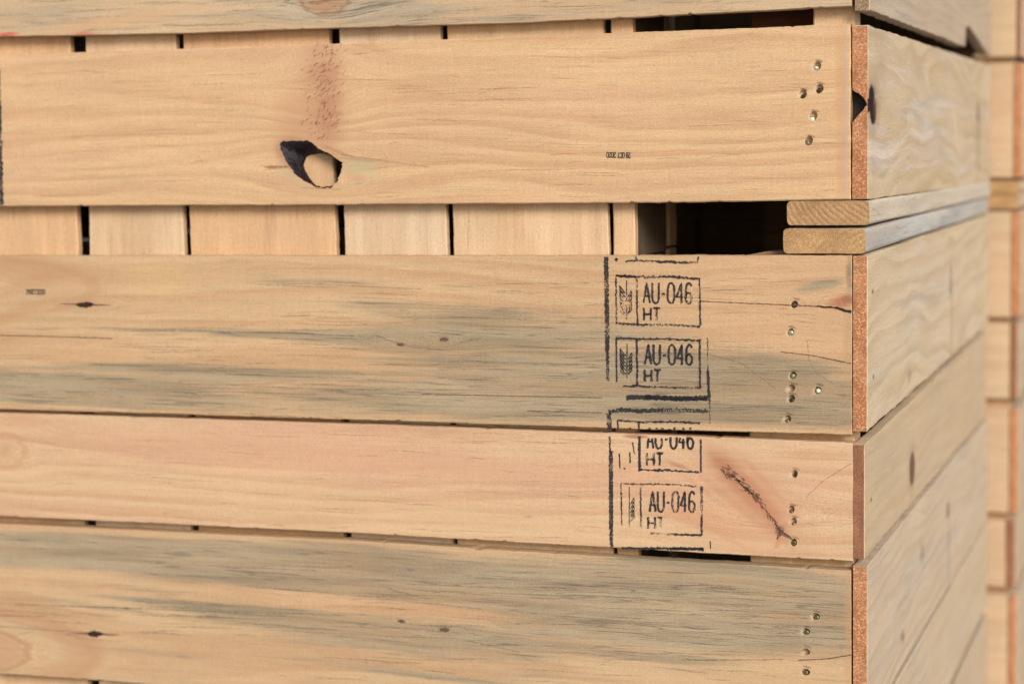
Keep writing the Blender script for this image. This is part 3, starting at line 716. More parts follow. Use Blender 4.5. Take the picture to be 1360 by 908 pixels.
# the end with its notch is one profile, extruded a little, joined with the rest of the plank
def notched_plank(b, thick, zlo, zhi, nz0, nz1, tipx, tipz, inner, face, mats, seed, depth=.013):
    me = board_mesh('side_plank', [(p[0] + (depth if p[0] < 0 else 0), p[1]) for p in b.outline], thick, step=.005, jit=.0006, cham=.0004, seed=seed)
    bm = bmesh.new(); bm.from_mesh(me)
    u0 = min(p[0] for p in b.outline); cz = b.c[1]
    prof = []   # (v, w) : w = x - face
    wi = inner - face
    def lerp(a, c, k): return [(a[0] + (c[0] - a[0]) * i / k, a[1] + (c[1] - a[1]) * i / k) for i in range(k)]
    A0 = (zlo - cz, 0.0); A1 = (zhi - cz, 0.0); B1 = (zhi - cz, wi); B0 = (zlo - cz, wi)
    N1 = (nz0 - cz, wi); NT_ = (tipz - cz, tipx - face); N0 = (nz1 - cz, wi)
    NM1 = (N1[0] * .62 + NT_[0] * .38, N1[1] * .30 + NT_[1] * .70); NM0 = (N0[0] * .60 + NT_[0] * .40 , N0[1] * .62 + NT_[1] * .38)
    ring = lerp(A0, A1, 40) + lerp(A1, B1, 5) + lerp(B1, N1, 16) + (lerp(N1, NM0 if N1[0] == NM0[0] else NM1, 5) + lerp(NM1, NT_, 4)) + (lerp(NT_, NM0, 4) + lerp(NM0, N0, 5)) + lerp(N0, B0, 16) + lerp(B0, A0, 5)
    nstart = 40 + 5 + 16; nend = nstart + 18
    jit = []
    for i, (v_, w_) in enumerate(ring):
        k = .00035 if not (nstart <= i < nend) else .0009
        jit.append((v_ + k * noise.noise((i * 1.3, 1, seed)), w_ + k * noise.noise((i * 1.7, 4, seed))))
    cv, cw = sum(p[0] for p in jit) / len(jit), wi / 2
    f0 = [bm.verts.new((u0 + .0004 * noise.noise((i * .8, 9, seed)), v_ + (.0006 if v_ < zlo - cz + .001 else (-.0006 if v_ > zhi - cz - .001 else 0)), w_ - (.0006 if w_ > -.0003 else 0))) for i, (v_, w_) in enumerate(jit)]
    f1 = [bm.verts.new((u0 + .0008, v_, w_)) for v_, w_ in jit]
    f2 = [bm.verts.new((u0 + depth + .0004, v_, w_)) for v_, w_ in jit]
    face_ = bm.faces.new(f0); face_.material_index = 1
    for P_, Q_ in ((f0, f1), (f1, f2)):
        for i in range(len(jit)):
            j = (i + 1) % len(jit)
            f = bm.faces.new((P_[i], P_[j], Q_[j], Q_[i])); f.material_index = 2 if nstart <= i < nend else 0
    # dark bark closing the notch at its bottom
    k = [bm.verts.new((u0 + depth - .0006, v_, w_)) for v_, w_ in (N1, NT_, N0)]
    bm.faces.new(k).material_index = 2
    bmesh.ops.triangulate(bm, faces=[face_])
    bmesh.ops.recalc_face_normals(bm, faces=bm.faces)
    bm.to_mesh(me); bm.free()
    o = link('side_plank', me, None, mats); o.matrix_world = b.M; b.o = o
    return o
notched_plank(Yb, pxB - inB, zb, zt, n0, n1_, tip.x, tip.z, inB, pxB, (mBs, M_end_or, M_knot), 12)
child(Yb.o, upper); Yb.o['label'] = 'side plank with a dark knot eaten out of its end'

# C side
Yc = side_rect(pxC, zf(573), at(1310, 431, x=pxC).z, zf(340), at(1310, 286, x=pxC).z)
mCs = wood('side_pale_arched', (0.60, .46, .30), (0.41, .29, .17), 57, conv=Yc.conv, vc=-.03, wc=-.02, warp=.07, freq=38, ringamt=.6, wu=2.4, stain_bias=.0, spec=.06, stain_col=(.47, .41, .35), stain_amt=.55, lines=.1,
           stains=[(1230, 400, 40, 60, 0, .2)], whitish=.16, w2=.07, rough_bump=.35,
           spots=[(1263, 372, 1.8, 24, 0, (.20, .12, .08), .75, .4), (1264, 430, 1.3, 60, 0, (.28, .20, .14), .5, .4), (1208, 499, 2.5, 8, 0, (.3, .17, .12), .7, .4), (1159, 388, 1.6, 4, 0, (.16, .09, .06), .8, .5), (1160, 500, 1.2, 4, 0, (.16, .10, .07), .8, .5)],
           cracks=[(1193, 350, 1172, 400, 1.1, (.25, .18, .12), .5)])
Yc.make('side_plank', pxC - inC, None, (mCs, M_end_or), seed=14, step=.005, jit=.0009, cham=.0006); child(Yc.o, lower)
# D side
Yd = side_rect(pxD, zf(742, 1149), at(1308, 552, x=pxD).z, zf(591, 1149), at(1309, 440, x=pxD).z)
mDs = wood('side_tan_grey', (0.54, .40, .255), (0.40, .275, .16), 59, conv=Yd.conv, vc=.02, wc=-.03, warp=.04, freq=60, ringamt=.35, stain_bias=-.1, spec=.06, stain_col=(.43, .37, .29), stain_amt=.5, lines=.15, stains=[(1200, 640, 40, 40, 0, .1)], rough_bump=.35,
           spots=[(1211.5, 622, 3.4, 22, 0, (.10, .04, .03), .97, .85), (1211.5, 620, 5, 36, 0, (.28, .17, .11), .5, .3), (1157, 663, 1.5, 3, 0, (.15, .09, .06), .8, .5)])
Yd.make('side_plank', pxD - inD, None, (mDs, M_end_red), seed=15, step=.005, jit=.0009, cham=.0006); child(Yd.o, lower)
# E side
zE1 = zf(752); zE0 = zf(962)
Ye = side_rect(pxE, zE0, at(1306, 699, x=pxE).z, zE1, at(1308, 560, x=pxE).z)
mEs = wood('side_grey_knotted', (0.56, .43, .295), (0.41, .29, .18), 61, conv=Ye.conv, vc=-.02, wc=-.02, warp=.06, freq=55, ringamt=.5, wu=2.2, stain_bias=.05, spec=.06, stain_col=(.44, .38, .31), stain_amt=.6, lines=.15, whitish=.16, w2=.07, rough_bump=.35,
           stains=[(1200, 800, 30, 40, 0, .2)],
           spots=[(1259, 677, 2.2, 10, 0, (.13, .085, .06), .9, .6), (1225, 735, 3.5, 14, .2, (.27, .20, .14), .6, .4), (1199, 845, 2.8, 8, .2, (.24, .12, .08), .7, .4), (1260, 730, 1.4, 60, 0, (.28, .21, .15), .5, .3)])
Ye.make('side_plank', pxE - inE, None, (mEs, M_end_or), seed=16, step=.005, jit=.0009, cham=.0006); child(Ye.o, lower)
# F side (its top edge shows at the lower right) and below
zF1 = zE0 - .010; zF0 = at(1306, 806, x=pxD).z
mFs = wood('side_dull_tan', (0.56, .43, .29), (0.42, .30, .18), 63, wc=-.03, warp=.04, freq=60, ringamt=.35, conv=Ye.conv, stain_bias=.0, spec=.06, stain_col=(.42, .36, .29), stain_amt=.5, lines=.15, rough_bump=.35)
o = simple_board('side_plank', 'side', (pxE, YF / 2, (zF1 + zF0) / 2), YF, zF1 - zF0, .018, None, (mFs, M_end_or), seed=17); child(o, lower)
for z1_, z0_ in ((zF0 - .014, zF0 - .12), (zF0 - .130, -.87)):
    if z1_ - z0_ > .02: child(simple_board('side_plank', 'side', (pxE + .001, YF / 2, (z0_ + z1_) / 2), YF, z1_ - z0_, .016, None, (M_gen, M_end_red), seed=18 + z0_), lower)
for z, w_ in ((.49, .16), (.66, .15)):
    child(simple_board('side_plank', 'side', (pxA, YF / 2, z), YF, w_, .018, None, (M_gen, M_end_br)), upper)

# ------------------------------------------------------------------ skids
def skid(x0, x1, z0, z1, y0, mats, parent, seed, rad=.004, z0b=None, z1b=None, name='skid', y1=YF):
    """bearer running into the depth with rounded long edges"""
    prof = []
    for cx, cz, a0 in ((x1 - rad, z0 + rad, -90), (x1 - rad, z1 - rad, 0), (x0 + rad, z1 - rad, 90), (x0 + rad, z0 + rad, 180)):
        for k in range(6):
            a = math.radians(a0 + 90 * k / 5); prof.append((cx + rad * math.cos(a), cz + rad * math.sin(a)))
    pr = []
    for i in range(len(prof)):
        a, b = prof[i], prof[(i + 1) % len(prof)]
        L = math.hypot(b[0] - a[0], b[1] - a[1]); k = max(1, int(L / .004))
        for j in range(k): pr.append((a[0] + (b[0] - a[0]) * j / k, a[1] + (b[1] - a[1]) * j / k))
    cx, cz, cy = (x0 + x1) / 2, (z0 + z1) / 2, (y0 + y1) / 2
    bm = bmesh.new(); rings = []
    ysq = [y0, y0 + .0006] + [y0 + .0006 + (y1 - y0 - .0006) * k / 60 for k in range(1, 61)]
    for n_, yy in enumerate(ysq):
        f = (yy - y0) / (y1 - y0); ring = []
        dz = ((z0b - z0) if z0b is not None else 0) * f
        sag = .0012 * noise.noise((yy * 3, seed, 0))
        for i, (x, z) in enumerate(pr):
            k = .0005 * noise.noise((yy * 20, i * .4, seed)); sh = .992 if n_ == 0 else 1
            ring.append(bm.verts.new((yy - cy, -((x - cx) * sh + k), (z - cz) * (sh if n_ else .975) + dz + sag + k * .5)))
        rings.append(ring)
    m = len(pr)
    for k in range(len(rings) - 1):
        for i in range(m):
            j = (i + 1) % m; bm.faces.new((rings[k][i], rings[k][j], rings[k + 1][j], rings[k + 1][i])).material_index = 1 if k == 0 else 0
    for r_ in (rings[0], rings[-1]): bm.faces.new(r_).material_index = 1
    bmesh.ops.recalc_face_normals(bm, faces=bm.faces)
    me = bpy.data.meshes.new(name); bm.to_mesh(me); bm.free()
    o = link(name, me, None, mats); o.matrix_world = frame('deep', (cx, cy, cz)); return child(o, parent)
mS1 = wood('skid_pale', (0.56, .47, .36), (0.36, .27, .19), 71, wc=-.3, freq=60, warp=.03, ringamt=.3, conv=Yc.conv, stain_bias=.05, spec=.06, stain_col=(.52, .45, .39), stain_amt=.5, lines=.1, rough_bump=.3)
mS2 = wood('skid_blue_grey', (0.50, .43, .34), (0.38, .30, .22), 73, wc=-.3, freq=50, warp=.03, ringamt=.3, conv=Yc.conv, stain_bias=.45, spec=.06, stain_col=(.40, .385, .36), stain_amt=.75, lines=.4, rough_bump=.3)
a, b = at(1045, 268, y=-.001), at(1154.5, 300, y=-.001)
skid(a.x, b.x, b.z, a.z, -.001, (mS1, M_end_tan), upper, 1.3, z0b=b.z - .004)
a2, b2 = at(1040, 303.5, y=-.001), at(1150, 337, y=-.001)
skid(a2.x, b2.x, max(b2.z, .0012), a2.z, -.001, (mS2, M_end_tan2), upper, 2.4, rad=.0045, z0b=b2.z - .002)
for cx in (-.62, -1.10):
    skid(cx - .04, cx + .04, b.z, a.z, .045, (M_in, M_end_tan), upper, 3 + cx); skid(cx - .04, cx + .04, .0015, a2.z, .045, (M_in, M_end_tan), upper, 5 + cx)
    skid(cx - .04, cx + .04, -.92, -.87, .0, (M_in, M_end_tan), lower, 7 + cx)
skid(-.08, .0, -.92, -.87, .0, (M_gen, M_end_tan), lower, 9)

# ------------------------------------------------------------------ rest of the crates (floor, back, far sides, lid)
for par, z0, z1 in ((upper, .0715, .74), (lower, -.86, -.004)):
    if par is upper: zf0, back0 = .072, .002
    else: zf0, back0 = -.86, -.64
    for k in range(9):   # floor boards
        if par is lower and False: pass
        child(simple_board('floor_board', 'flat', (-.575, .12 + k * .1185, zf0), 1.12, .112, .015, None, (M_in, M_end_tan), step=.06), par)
    for k in range(8):
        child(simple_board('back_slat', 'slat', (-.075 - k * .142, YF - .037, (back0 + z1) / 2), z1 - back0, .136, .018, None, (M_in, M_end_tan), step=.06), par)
    n_ = 4; h = (z1 - z0) / n_
    for k in range(n_):
        child(simple_board('back_plank', 'back', (-.575, YF, z0 + h * (k + .5)), 1.16, h - .006, .017, None, (M_gen, M_end_tan), step=.06), par)
        child(simple_board('side_plank', 'leftside', (-1.166, YF / 2, z0 + h * (k + .5)), YF, h - .006, .018, None, (M_gen, M_end_or), step=.06), par)
for k in range(8):
    child(simple_board('lid_board', 'flat', (-.575, .073 + k * .1455, .77), 1.18, .143, .018, None, (M_gen_l, M_end_tan), step=.06), upper)

# ------------------------------------------------------------------ stamps
class Ink:
    def __init__(s, b): s.b = b; s.bm = bmesh.new()
    def seg(s, pts, w, jit=.35, closed=False, taper=False):
        w = w * 1.14; jit = jit * 1.15
        """ribbon of ink along pixel points of the plank face, w px wide"""
        P = []
        for i in range(len(pts) - 1):
            a, c = pts[i], pts[i + 1]; L = math.hypot(c[0] - a[0], c[1] - a[1]); k = max(1, int(L / 1.6))
            for j in range(k): P.append((a[0] + (c[0] - a[0]) * j / k, a[1] + (c[1] - a[1]) * j / k))
        P.append(pts[-1]); sd = random.uniform(0, 99)
        prev = None
        for i, p in enumerate(P):
            a = P[max(0, i - 1)]; c = P[min(len(P) - 1, i + 1)]
            tx, ty = c[0] - a[0], c[1] - a[1]; L = math.hypot(tx, ty) or 1; nx, ny = -ty / L, tx / L
            h1 = w / 2 * (1 + jit * 2 * noise.noise((i * .6, sd, 0))); h2 = w / 2 * (1 + jit * 2 * noise.noise((i * .6, sd, 7)))
            off = jit * .5 * noise.noise((i * .25, sd, 3))
            if taper: tp = math.sin(math.pi * (i + .3) / (len(P) - .4)) ** .6; h1 *= tp; h2 *= tp
            q1 = s.b.uv(p[0] + nx * (h1 + off), p[1] + ny * (h1 + off)); q2 = s.b.uv(p[0] - nx * (h2 - off), p[1] - ny * (h2 - off))
            cur = (s.bm.verts.new((q1[0], q1[1], .0)), s.bm.verts.new((q2[0], q2[1], .0)))
            if prev: s.bm.faces.new((prev[0], prev[1], cur[1], cur[0]))
            prev = cur
    def merge(s, mat, lift):
        """the mark belongs to the plank's own surface: join it into the plank mesh"""
        me = s.b.o.data
        me.materials.append(mat); mi = len(me.materials) - 1
        for v in s.bm.verts: v.co.z += lift
        for f in s.bm.faces: f.material_index = mi
        tmp = bpy.data.meshes.new('tmp'); s.bm.to_mesh(tmp); s.bm.free()
        bm = bmesh.new(); bm.from_mesh(me); bm.from_mesh(tmp); bm.to_mesh(me); bm.free(); bpy.data.meshes.remove(tmp)
    def done(s, name, mat, label=None, lift=.00055):
        bmesh.ops.recalc_face_normals(s.bm, faces=s.bm.faces)
        me = bpy.data.meshes.new(name); s.bm.to_mesh(me); s.bm.free()
        o = link(name, me, None, (mat,)); o.parent = s.b.o; o.location = (0, 0, lift)
        if label: o['label'] = label
        return o
def arc(cx, cy, rx, ry, a0, a1, n=10):
    return [(cx + rx * math.cos(math.radians(a0 + (a1 - a0) * i / n)), cy + ry * math.sin(math.radians(a0 + (a1 - a0) * i / n))) for i in range(n + 1)]
GL = {  # strokes in a unit cell, y down
 'A': [[(0, 1), (.5, 0), (1, 1)], [(.2, .66), (.8, .66)]],
 'U': [[(0, 0), (0, .72)] + arc(.5, .74, .5, .26, 180, 0, 6) + [(1, 0)]],
 '-': [[(.15, .55), (.85, .55)]],
 '0': [arc(.5, .28, .5, .28, 180, 360, 6) + [(1, .72)] + arc(.5, .72, .5, .28, 0, 180, 6) + [(0, .28)]],
 '4': [[(.72, 1), (.72, 0), (0, .68), (1, .68)]],
 '6': [arc(.55, .26, .45, .26, -25, -180, 6) + [(.05, .7)] + arc(.52, .73, .47, .27, 180, -180, 10)],
 'H': [[(0, 0), (0, 1)], [(1, 0), (1, 1)], [(0, .52), (1, .52)]],
 'T': [[(0, .03), (1, .03)], [(.5, 0), (.5, 1)]],
 '2': [arc(.5, .28, .5, .28, 180, 380, 7) + [(0, 1), (1, 1)]],
 '8': [arc(.5, .25, .42, .25, 90, 450, 10), arc(.5, .75, .5, .25, -90, 270, 10)],
 '9': [arc(.5, .28, .48, .28, 0, 360, 10), [(.98, .28), (.9, .8), (.4, 1)]],
 'O': [arc(.5, .28, .5, .28, 180, 360, 6) + [(1, .72)] + arc(.5, .72, .5, .28, 0, 180, 6) + [(0, .28)]],
 'C': [arc(.5, .28, .5, .28, 0, -180, 6) + [(0, .72)] + arc(.5, .72, .5, .28, 180, 0, 6)],
}
def word(ink, txt, x0, y0, x1, y1, w, skew=0.0, clip=None, flip=False, widths=None, gap=.35, slope=0.0):
    ws = [(.7 if c == '-' else .4 if c == ' ' else 1) for c in txt]; tot = sum(ws) + gap * (len(txt) - 1); k = (x1 - x0) / tot; x = 0
    for c, wd in zip(txt, ws):
        for st in GL.get(c, []):
            P = []
            for (a, b) in st:
                qx, qy = (x + a * wd) * k, b * (y1 - y0)
                if flip: P.append((x1 - qx, y1 - qy + slope * -qx))
                else: P.append((x0 + qx, y0 + qy + slope * qx))
            if clip:
                runs, cur = [], []
                for a, b in zip(P, P[1:]):
                    for f in range(6):
                        p = (a[0] + (b[0] - a[0]) * f / 6, a[1] + (b[1] - a[1]) * f / 6)
                        if p[1] >= clip[0] and p[1] <= clip[1]: cur.append(p)
                        else:
                            if len(cur) > 1: runs.append(cur)
                            cur = []
                if clip[0] <= P[-1][1] <= clip[1]: cur.append(P[-1])
                if len(cur) > 1: runs.append(cur)
            else: runs = [P]
            for r_ in runs: ink.seg(r_, w, .3)
        x += wd + gap
def wheat(ink, cx, y0, y1, clip=None, w=1.2, left=True, right=True):
    H = y1 - y0
    def S_(p):
        if clip:
            p = [q for q in p if clip[0] <= q[1] <= clip[1]]
        if len(p) > 1: ink.seg(p, w, .4)
    S_([(cx, y0), (cx, y1)])
    for k in range(6):
        y = y0 + H * (.14 + .105 * k)
        if left:
            S_([(cx - 1.5, y + 10), (cx - 4.5, y + 7), (cx - 9.5 + k * .5, y)]); S_([(cx - 9.5 + k * .5, y), (cx - 8.5, y + 6), (cx - 4, y + 10.5)])
        if right and k > 0: S_([(cx + 1.5, y + 10), (cx + 3.5, y + 6), (cx + 6.2, y + 1)]); S_([(cx + 6.2, y + 1), (cx + 6.8, y + 5), (cx + 3, y + 9)])

def markmat(name, c, alpha, seed, cut=.30):
    T = NT(name)
    tc = T.t.nodes.new('ShaderNodeTexCoord'); P = tc.outputs['Object']
    n = T.noise(P, (160, 900, 1), (seed, 0, 0), 3.0, .6)
    T.put(T.b.inputs['Base Color'], T.mix(n, tuple(q * .6 for q in c), tuple(q * 1.4 for q in c)))
    T.b.inputs['Roughness'].default_value = .85; T.b.inputs['Specular IOR Level'].default_value = .1
    T.put(T.b.inputs['Alpha'], T.ramp(n, cut, cut + .2, 0.0, alpha)); return T.m
MK = {'deep': markmat('crack_dark', (.035, .02, .015), 1.0, 1, .1), 'brown': markmat('crack_brown', (.15, .08, .05), .72, 2, .25), 'bark': markmat('bark_brown', (.20, .10, .06), .6, 7, .22), 'grey': markmat('streak_grey', (.17, .14, .10), .34, 3, .33),
      'red': markmat('streak_red', (.36, .19, .11), .34, 4, .33), 'torn': markmat('torn_red', (.27, .11, .06), .5, 6, .25), 'pale': markmat('fibre_pale', (.68, .52, .35), .8, 5, .25)}
def tone_of(c): return 'red' if c[0] > .34 else 'deep' if sum(c) < .16 else ('brown' if c[0] > c[2] * 1.9 else 'grey')
def dashes(b, n, box, L, w, slope=0.0, curve=None, knot=None):
    k = Ink(b)
    for _ in range(n):
        x, y = random.uniform(box[0], box[2]), random.uniform(box[1], box[3]); l = min(L * random.uniform(.25, 1) ** 2, 2 * (1124 - x)); ph = random.uniform(0, 9)
        P = []
        for i in range(9):
            px = x + l * (i / 8 - .5); t_ = (px) / 1132
            P.append((px, y + slope * (px - x) + .9 * math.sin(i * .5 + ph)))
        if all(inside(b.uv(*q), b.outline) for q in (P[0], P[4], P[-1])): k.seg(P, w * random.uniform(.5, 1.2), .6, taper=True)
    return k
def draw_cracks(b, name):
    by = {}
    for (x1, y1, x2, y2, wd, c, amt) in CRACKS[name]:
        kk = by.setdefault(tone_of(c), Ink(b))
        n = 8; P = [(x1 + (x2 - x1) * i / n, y1 + (y2 - y1) * i / n + (.5 * noise.noise((x1 * .1 + i, y1, 0)) if 0 < i < n else 0)) for i in range(n + 1)]
        kk.seg(P, wd * 1.15, .45)
    for t_, kk in by.items(): kk.merge(MK[t_], .0004)
for b_, nm_ in ((B, 'plank_knot_hole'), (C, 'plank_blue_stained'), (D, 'plank_pink'), (Eb, 'plank_grey_green')): draw_cracks(b_, nm_)
dashes(C, 90, (180, 430, 1000, 560), 150, 1.0, .025).merge(MK['grey'], .00035)
dashes(C, 50, (380, 360, 1100, 430), 110, .9, .012).merge(MK['grey'], .00035)
dashes(C, 40, (0, 430, 500, 545), 120, .9, .02).merge(MK['grey'], .00035)
dashes(Eb, 150, (0, 775, 1110, 850), 150, 1.0, .05).merge(MK['grey'], .00035)
dashes(Eb, 40, (350, 850, 1050, 905), 120, .9, .06).merge(MK['grey'], .00035)
dashes(A, 90, (0, 0, 1120, 40), 120, 1.0, -.03).merge(MK['grey'], .00035)
dashes(B, 60, (460, 60, 1110, 262), 130, .9, -.008).merge(MK['red'], .00035)
dashes(B, 24, (10, 90, 340, 262), 110, .9, -.005).merge(MK['red'], .00035)
dashes(D, 70, (40, 575, 800, 715), 120, .9, .045).merge(MK['red'], .00035)
for b_, pts_, w_, m_ in ((C, [(101, 404), (113, 404.6), (125, 404.2)], 6, 'deep'), (C, [(80, 403), (113, 404.2), (148, 405)], 1.6, 'brown'), (Eb, [(116, 841), (126, 841.5), (137, 841)], 6.5, 'deep'), (Eb, [(90, 840), (126, 841), (160, 842)], 1.5, 'brown'),
                        (C, [(527, 457), (532, 457.6), (537, 457.4)], 3.4, 'brown'), (C, [(584, 452), (590, 450), (596, 451)], 5, 'brown'), (Eb, [(584, 835), (590, 835.5), (597, 836)], 5, 'brown'),
                        (Eb, [(528, 824), (533, 825), (538, 824)], 3.2, 'brown'), (D, [(1052, 716), (1049, 712), (1044, 709)], 2, 'brown')):
    k = Ink(b_); k.seg(pts_, w_, .35, taper=True); k.merge(MK[m_], .00045)
# torn grain in the reddish patch above the knot hole
k = Ink(B)
for _ in range(170):
    y = random.uniform(62, 186); x = random.gauss(430 - (y - 120) * .02, 13); l = random.uniform(2, 8); a = random.gauss(-.75, .35)
    k.seg([(x, y), (x + l * .5 * math.cos(a), y + l * .5 * math.sin(a)), (x + l * math.cos(a), y + l * math.sin(a) - .5)], random.uniform(.5, 1.1), .7, taper=True)
k.merge(MK['torn'], .0003)
# bark pocket on plank D: ragged dark bark with pale torn lips
k = Ink(D)
for _ in range(52):
    t_ = random.random(); x = 958 + 50 * t_ + random.gauss(0, 1.8); y = 620 + 43 * t_ + random.gauss(0, 3.2); l = random.uniform(4, 13); a = .72 + random.gauss(0, .22)
    k.seg([(x - l / 2 * math.cos(a), y - l / 2 * math.sin(a)), (x, y + random.uniform(-.6, .6)), (x + l / 2 * math.cos(a), y + l / 2 * math.sin(a))], random.uniform(.8, 2.6), .8, taper=True)
for _ in range(26):
    t_ = random.random(); x = 1006 + 26 * t_ + random.gauss(0, 1.6); y = 662 + 34 * t_ + random.gauss(0, 2.4); l = random.uniform(3, 9); a = .9 + random.gauss(0, .35)
    k.seg([(x - l / 2 * math.cos(a), y - l / 2 * math.sin(a)), (x, y), (x + l / 2 * math.cos(a), y + l / 2 * math.sin(a))], random.uniform(.5, 1.4), .8, taper=True)
for a, l in ((.6, 15), (1.9, 13), (-2.2, 14), (.9, 11), (1.6, 8), (-2.6, 9)): k.seg([(1037, 704), (1037 + l * .5 * math.cos(a), 704 + l * .5 * math.sin(a) + .6), (1037 + l * math.cos(a), 704 + l * math.sin(a))], 2.2, .7, taper=True)
k.merge(MK['bark'], .0004)
k = Ink(D)
for _ in range(9):
    t_ = random.random(); x = 968 + 38 * t_ + random.gauss(0, 1.0); y = 628 + 32 * t_ + random.gauss(0, 1.0); l = random.uniform(3, 9); a = .75 + random.gauss(0, .2)
    k.seg([(x - l / 2 * math.cos(a), y - l / 2 * math.sin(a)), (x, y), (x + l / 2 * math.cos(a), y + l / 2 * math.sin(a))], random.uniform(.6, 1.5), .8, taper=True)
k.merge(MK['deep'], .0005)
k = Ink(D)
for _ in range(18):
    t_ = random.random(); x = 975 + 32 * t_ + random.gauss(0, 1.5); y = 632 + 26 * t_ + random.gauss(0, 1.5); l = random.uniform(1.5, 4); a = .75 + random.gauss(0, .3)
    k.seg([(x - l / 2 * math.cos(a), y - l / 2 * math.sin(a)), (x, y), (x + l / 2 * math.cos(a), y + l / 2 * math.sin(a))], random.uniform(.5, .9), .8, taper=True)
k.merge(MK['pale'], .0006)
# whole mark 1 on plank C
k = Ink(C)
k.seg([(818, 366), (850, 367.5), (890, 367.3), (929, 370)], 2.4, .7); k.seg([(818, 366), (845, 367.5)], 3.0, .6)
k.seg([(929, 369), (930, 400), (930, 433)], 2.2, .4); k.seg([(819, 429), (850, 431), (890, 431), (930, 433.5)], 2.4, .7)
k.seg([(818.3, 368), (819, 430)], 1.7, .6); k.seg([(846, 368), (846.7, 431)], 2.2, .5)
word(k, 'AU-046', 855, 375, 919, 402, 2.5, slope=.02); word(k, 'HT', 855.5, 408.5, 877, 425, 2.4)
wheat(k, 832.5, 372, 424)
k.done('ink_stamp', M_ink_f, 'upper whole stamp reading AU-046 HT')
# whole mark 2
k = Ink(C)
k.seg([(818, 449), (850, 450), (890, 450), (930, 452)], 2.2, .6); k.seg([(929.5, 450), (930, 515)], 2.5, .4)
k.seg([(828, 512.5), (850, 512.3), (880, 514), (931, 515)], 2.4, .6); k.seg([(818.6, 449), (819.4, 507)], 1.8, .5); k.seg([(846, 450), (846.6, 512)], 2.4, .5)
word(k, 'AU-046', 857, 457, 919.5, 483.5, 2.7, slope=.015); word(k, 'HT', 856.5, 490.5, 878, 506, 2.7)
wheat(k, 833, 456, 502)
k.done('ink_stamp', M_ink, 'lower whole stamp reading AU-046 HT on the stained plank')
# borders and cut-off neighbours on plank C
k = Ink(C)
k.seg([(805.2, 341), (806, 380), (806.5, 430), (807, 465)], 5.2, .25); k.seg([(807, 465), (807.5, 506)], 3.4, .5)
k.seg([(817, 343.5), (820.5, 345.5)], 3.6, .2); k.seg([(831, 346.5), (850, 346), (880, 347.5), (928, 349)], 2.4, .5); k.seg([(845, 341), (845, 346)], 1.8); k.seg([(927.3, 340.5), (927.3, 349)], 2.4, .3)
k.seg([(940, 448), (940.3, 480), (940.5, 500)], 1.2, .6); k.seg([(940.8, 492), (941, 510), (942.5, 532)], 3.2, .5); k.seg([(943, 532), (943, 562)], 1.4, .8)
k.seg([(808.5, 547), (826, 544), (850, 545.5), (880, 544), (941, 545.5)], 4.6, .5); k.seg([(809, 548), (809.5, 570.5)], 4.6, .4)
k.done('ink_border', M_ink_f, 'broken border lines round the stamps')
k = Ink(C)
k.seg([(832, 527.5), (860, 527), (900, 529), (940, 528)], 5.6, .35); k.seg([(856, 528), (939, 529)], 5.0, .3)
k.done('ink_border', M_ink)
k = Ink(C)
k.seg([(820, 558), (850, 560), (890, 559.5), (930, 561.5)], 2.0, .6); k.seg([(820.5, 558), (821, 570)], 1.8, .4); k.seg([(848.5, 560), (849, 571.5)], 2.4, .4)
for cx in (863, 872.5, 880, 896, 908, 917): k.seg([(cx - 1.6, 568.6), (cx + 1.6, 568.6)], 2.0, .6)
k.seg([(836, 567.5), (838, 569.5)], 1.6)
k.done('ink_stamp', M_ink, 'cut-off stamp at the bottom edge of the stained plank')
# plank D
k = Ink(D)
k.seg([(849.2, 579), (849.8, 624)], 3.0, .35); k.seg([(931, 583), (931, 627)], 2.0, .4); k.seg([(848, 623.5), (880, 624), (929, 626.5)], 2.3, .6)
k.seg([(822.5, 602), (823.5, 622)], 1.6, .5); k.seg([(836.7, 600), (837, 615)], 1.8, .5); k.seg([(840, 587), (843, 603)], 1.3, .8); k.seg([(828, 621.5), (831, 622)], 1.6)
word(k, 'AU-046', 860, 568, 921, 595, 2.7, clip=(579.5, 600), slope=.015); word(k, 'HT', 859.5, 601, 881, 617.5, 2.7)
k.done('ink_stamp', M_ink, 'stamp cut off by the top edge of the pinkish plank')
k = Ink(D)
k.seg([(825, 641.5), (850, 642.5), (890, 642.5), (925, 645.5)], 1.8, .8); k.seg([(825, 642), (826, 697)], 1.5, .6); k.seg([(851, 643), (851.5, 700)], 1.9, .6); k.seg([(932, 645), (932.3, 710)], 2.5, .4)
k.seg([(864, 707.5), (890, 709), (932, 710)], 2.4, .6)
word(k, 'AU-046', 863, 652, 923, 679, 2.6, slope=.01); word(k, 'HT', 861, 686, 882.5, 701.5, 2.5)
wheat(k, 836, 646, 700, w=1.0, left=False); 
k.done('ink_stamp', M_ink_f, 'whole stamp reading AU-046 HT on the pinkish plank')
k = Ink(D)
k.seg([(809.8, 579), (810.5, 600)], 2.2, .7); k.seg([(811.5, 598), (812, 700)], 4.8, .3); k.seg([(811.8, 700), (813, 727)], 3.6, .5)
k.seg([(826, 727), (850, 727.8), (880, 727.5), (935, 728.5)], 2.8, .6); k.seg([(890, 728), (935, 728.5)], 3.8, .3); k.seg([(943.5, 718), (944, 728)], 1.2, .4)
k.done('ink_border', M_ink)
# dates
k = Ink(B)
word(k, '28 OCT 2020', 806, 203, 837.5, 210, 1.0, flip=True, gap=.25, slope=.02)
k.done('ink_stamp', M_ink_s, 'tiny date printed upside down')
k = Ink(C)
word(k, '29OCT2020', 35, 384.3, 60, 390.6, .9, gap=.25)
k.done('ink_stamp', M_ink_s, 'tiny date printed on the stained plank')
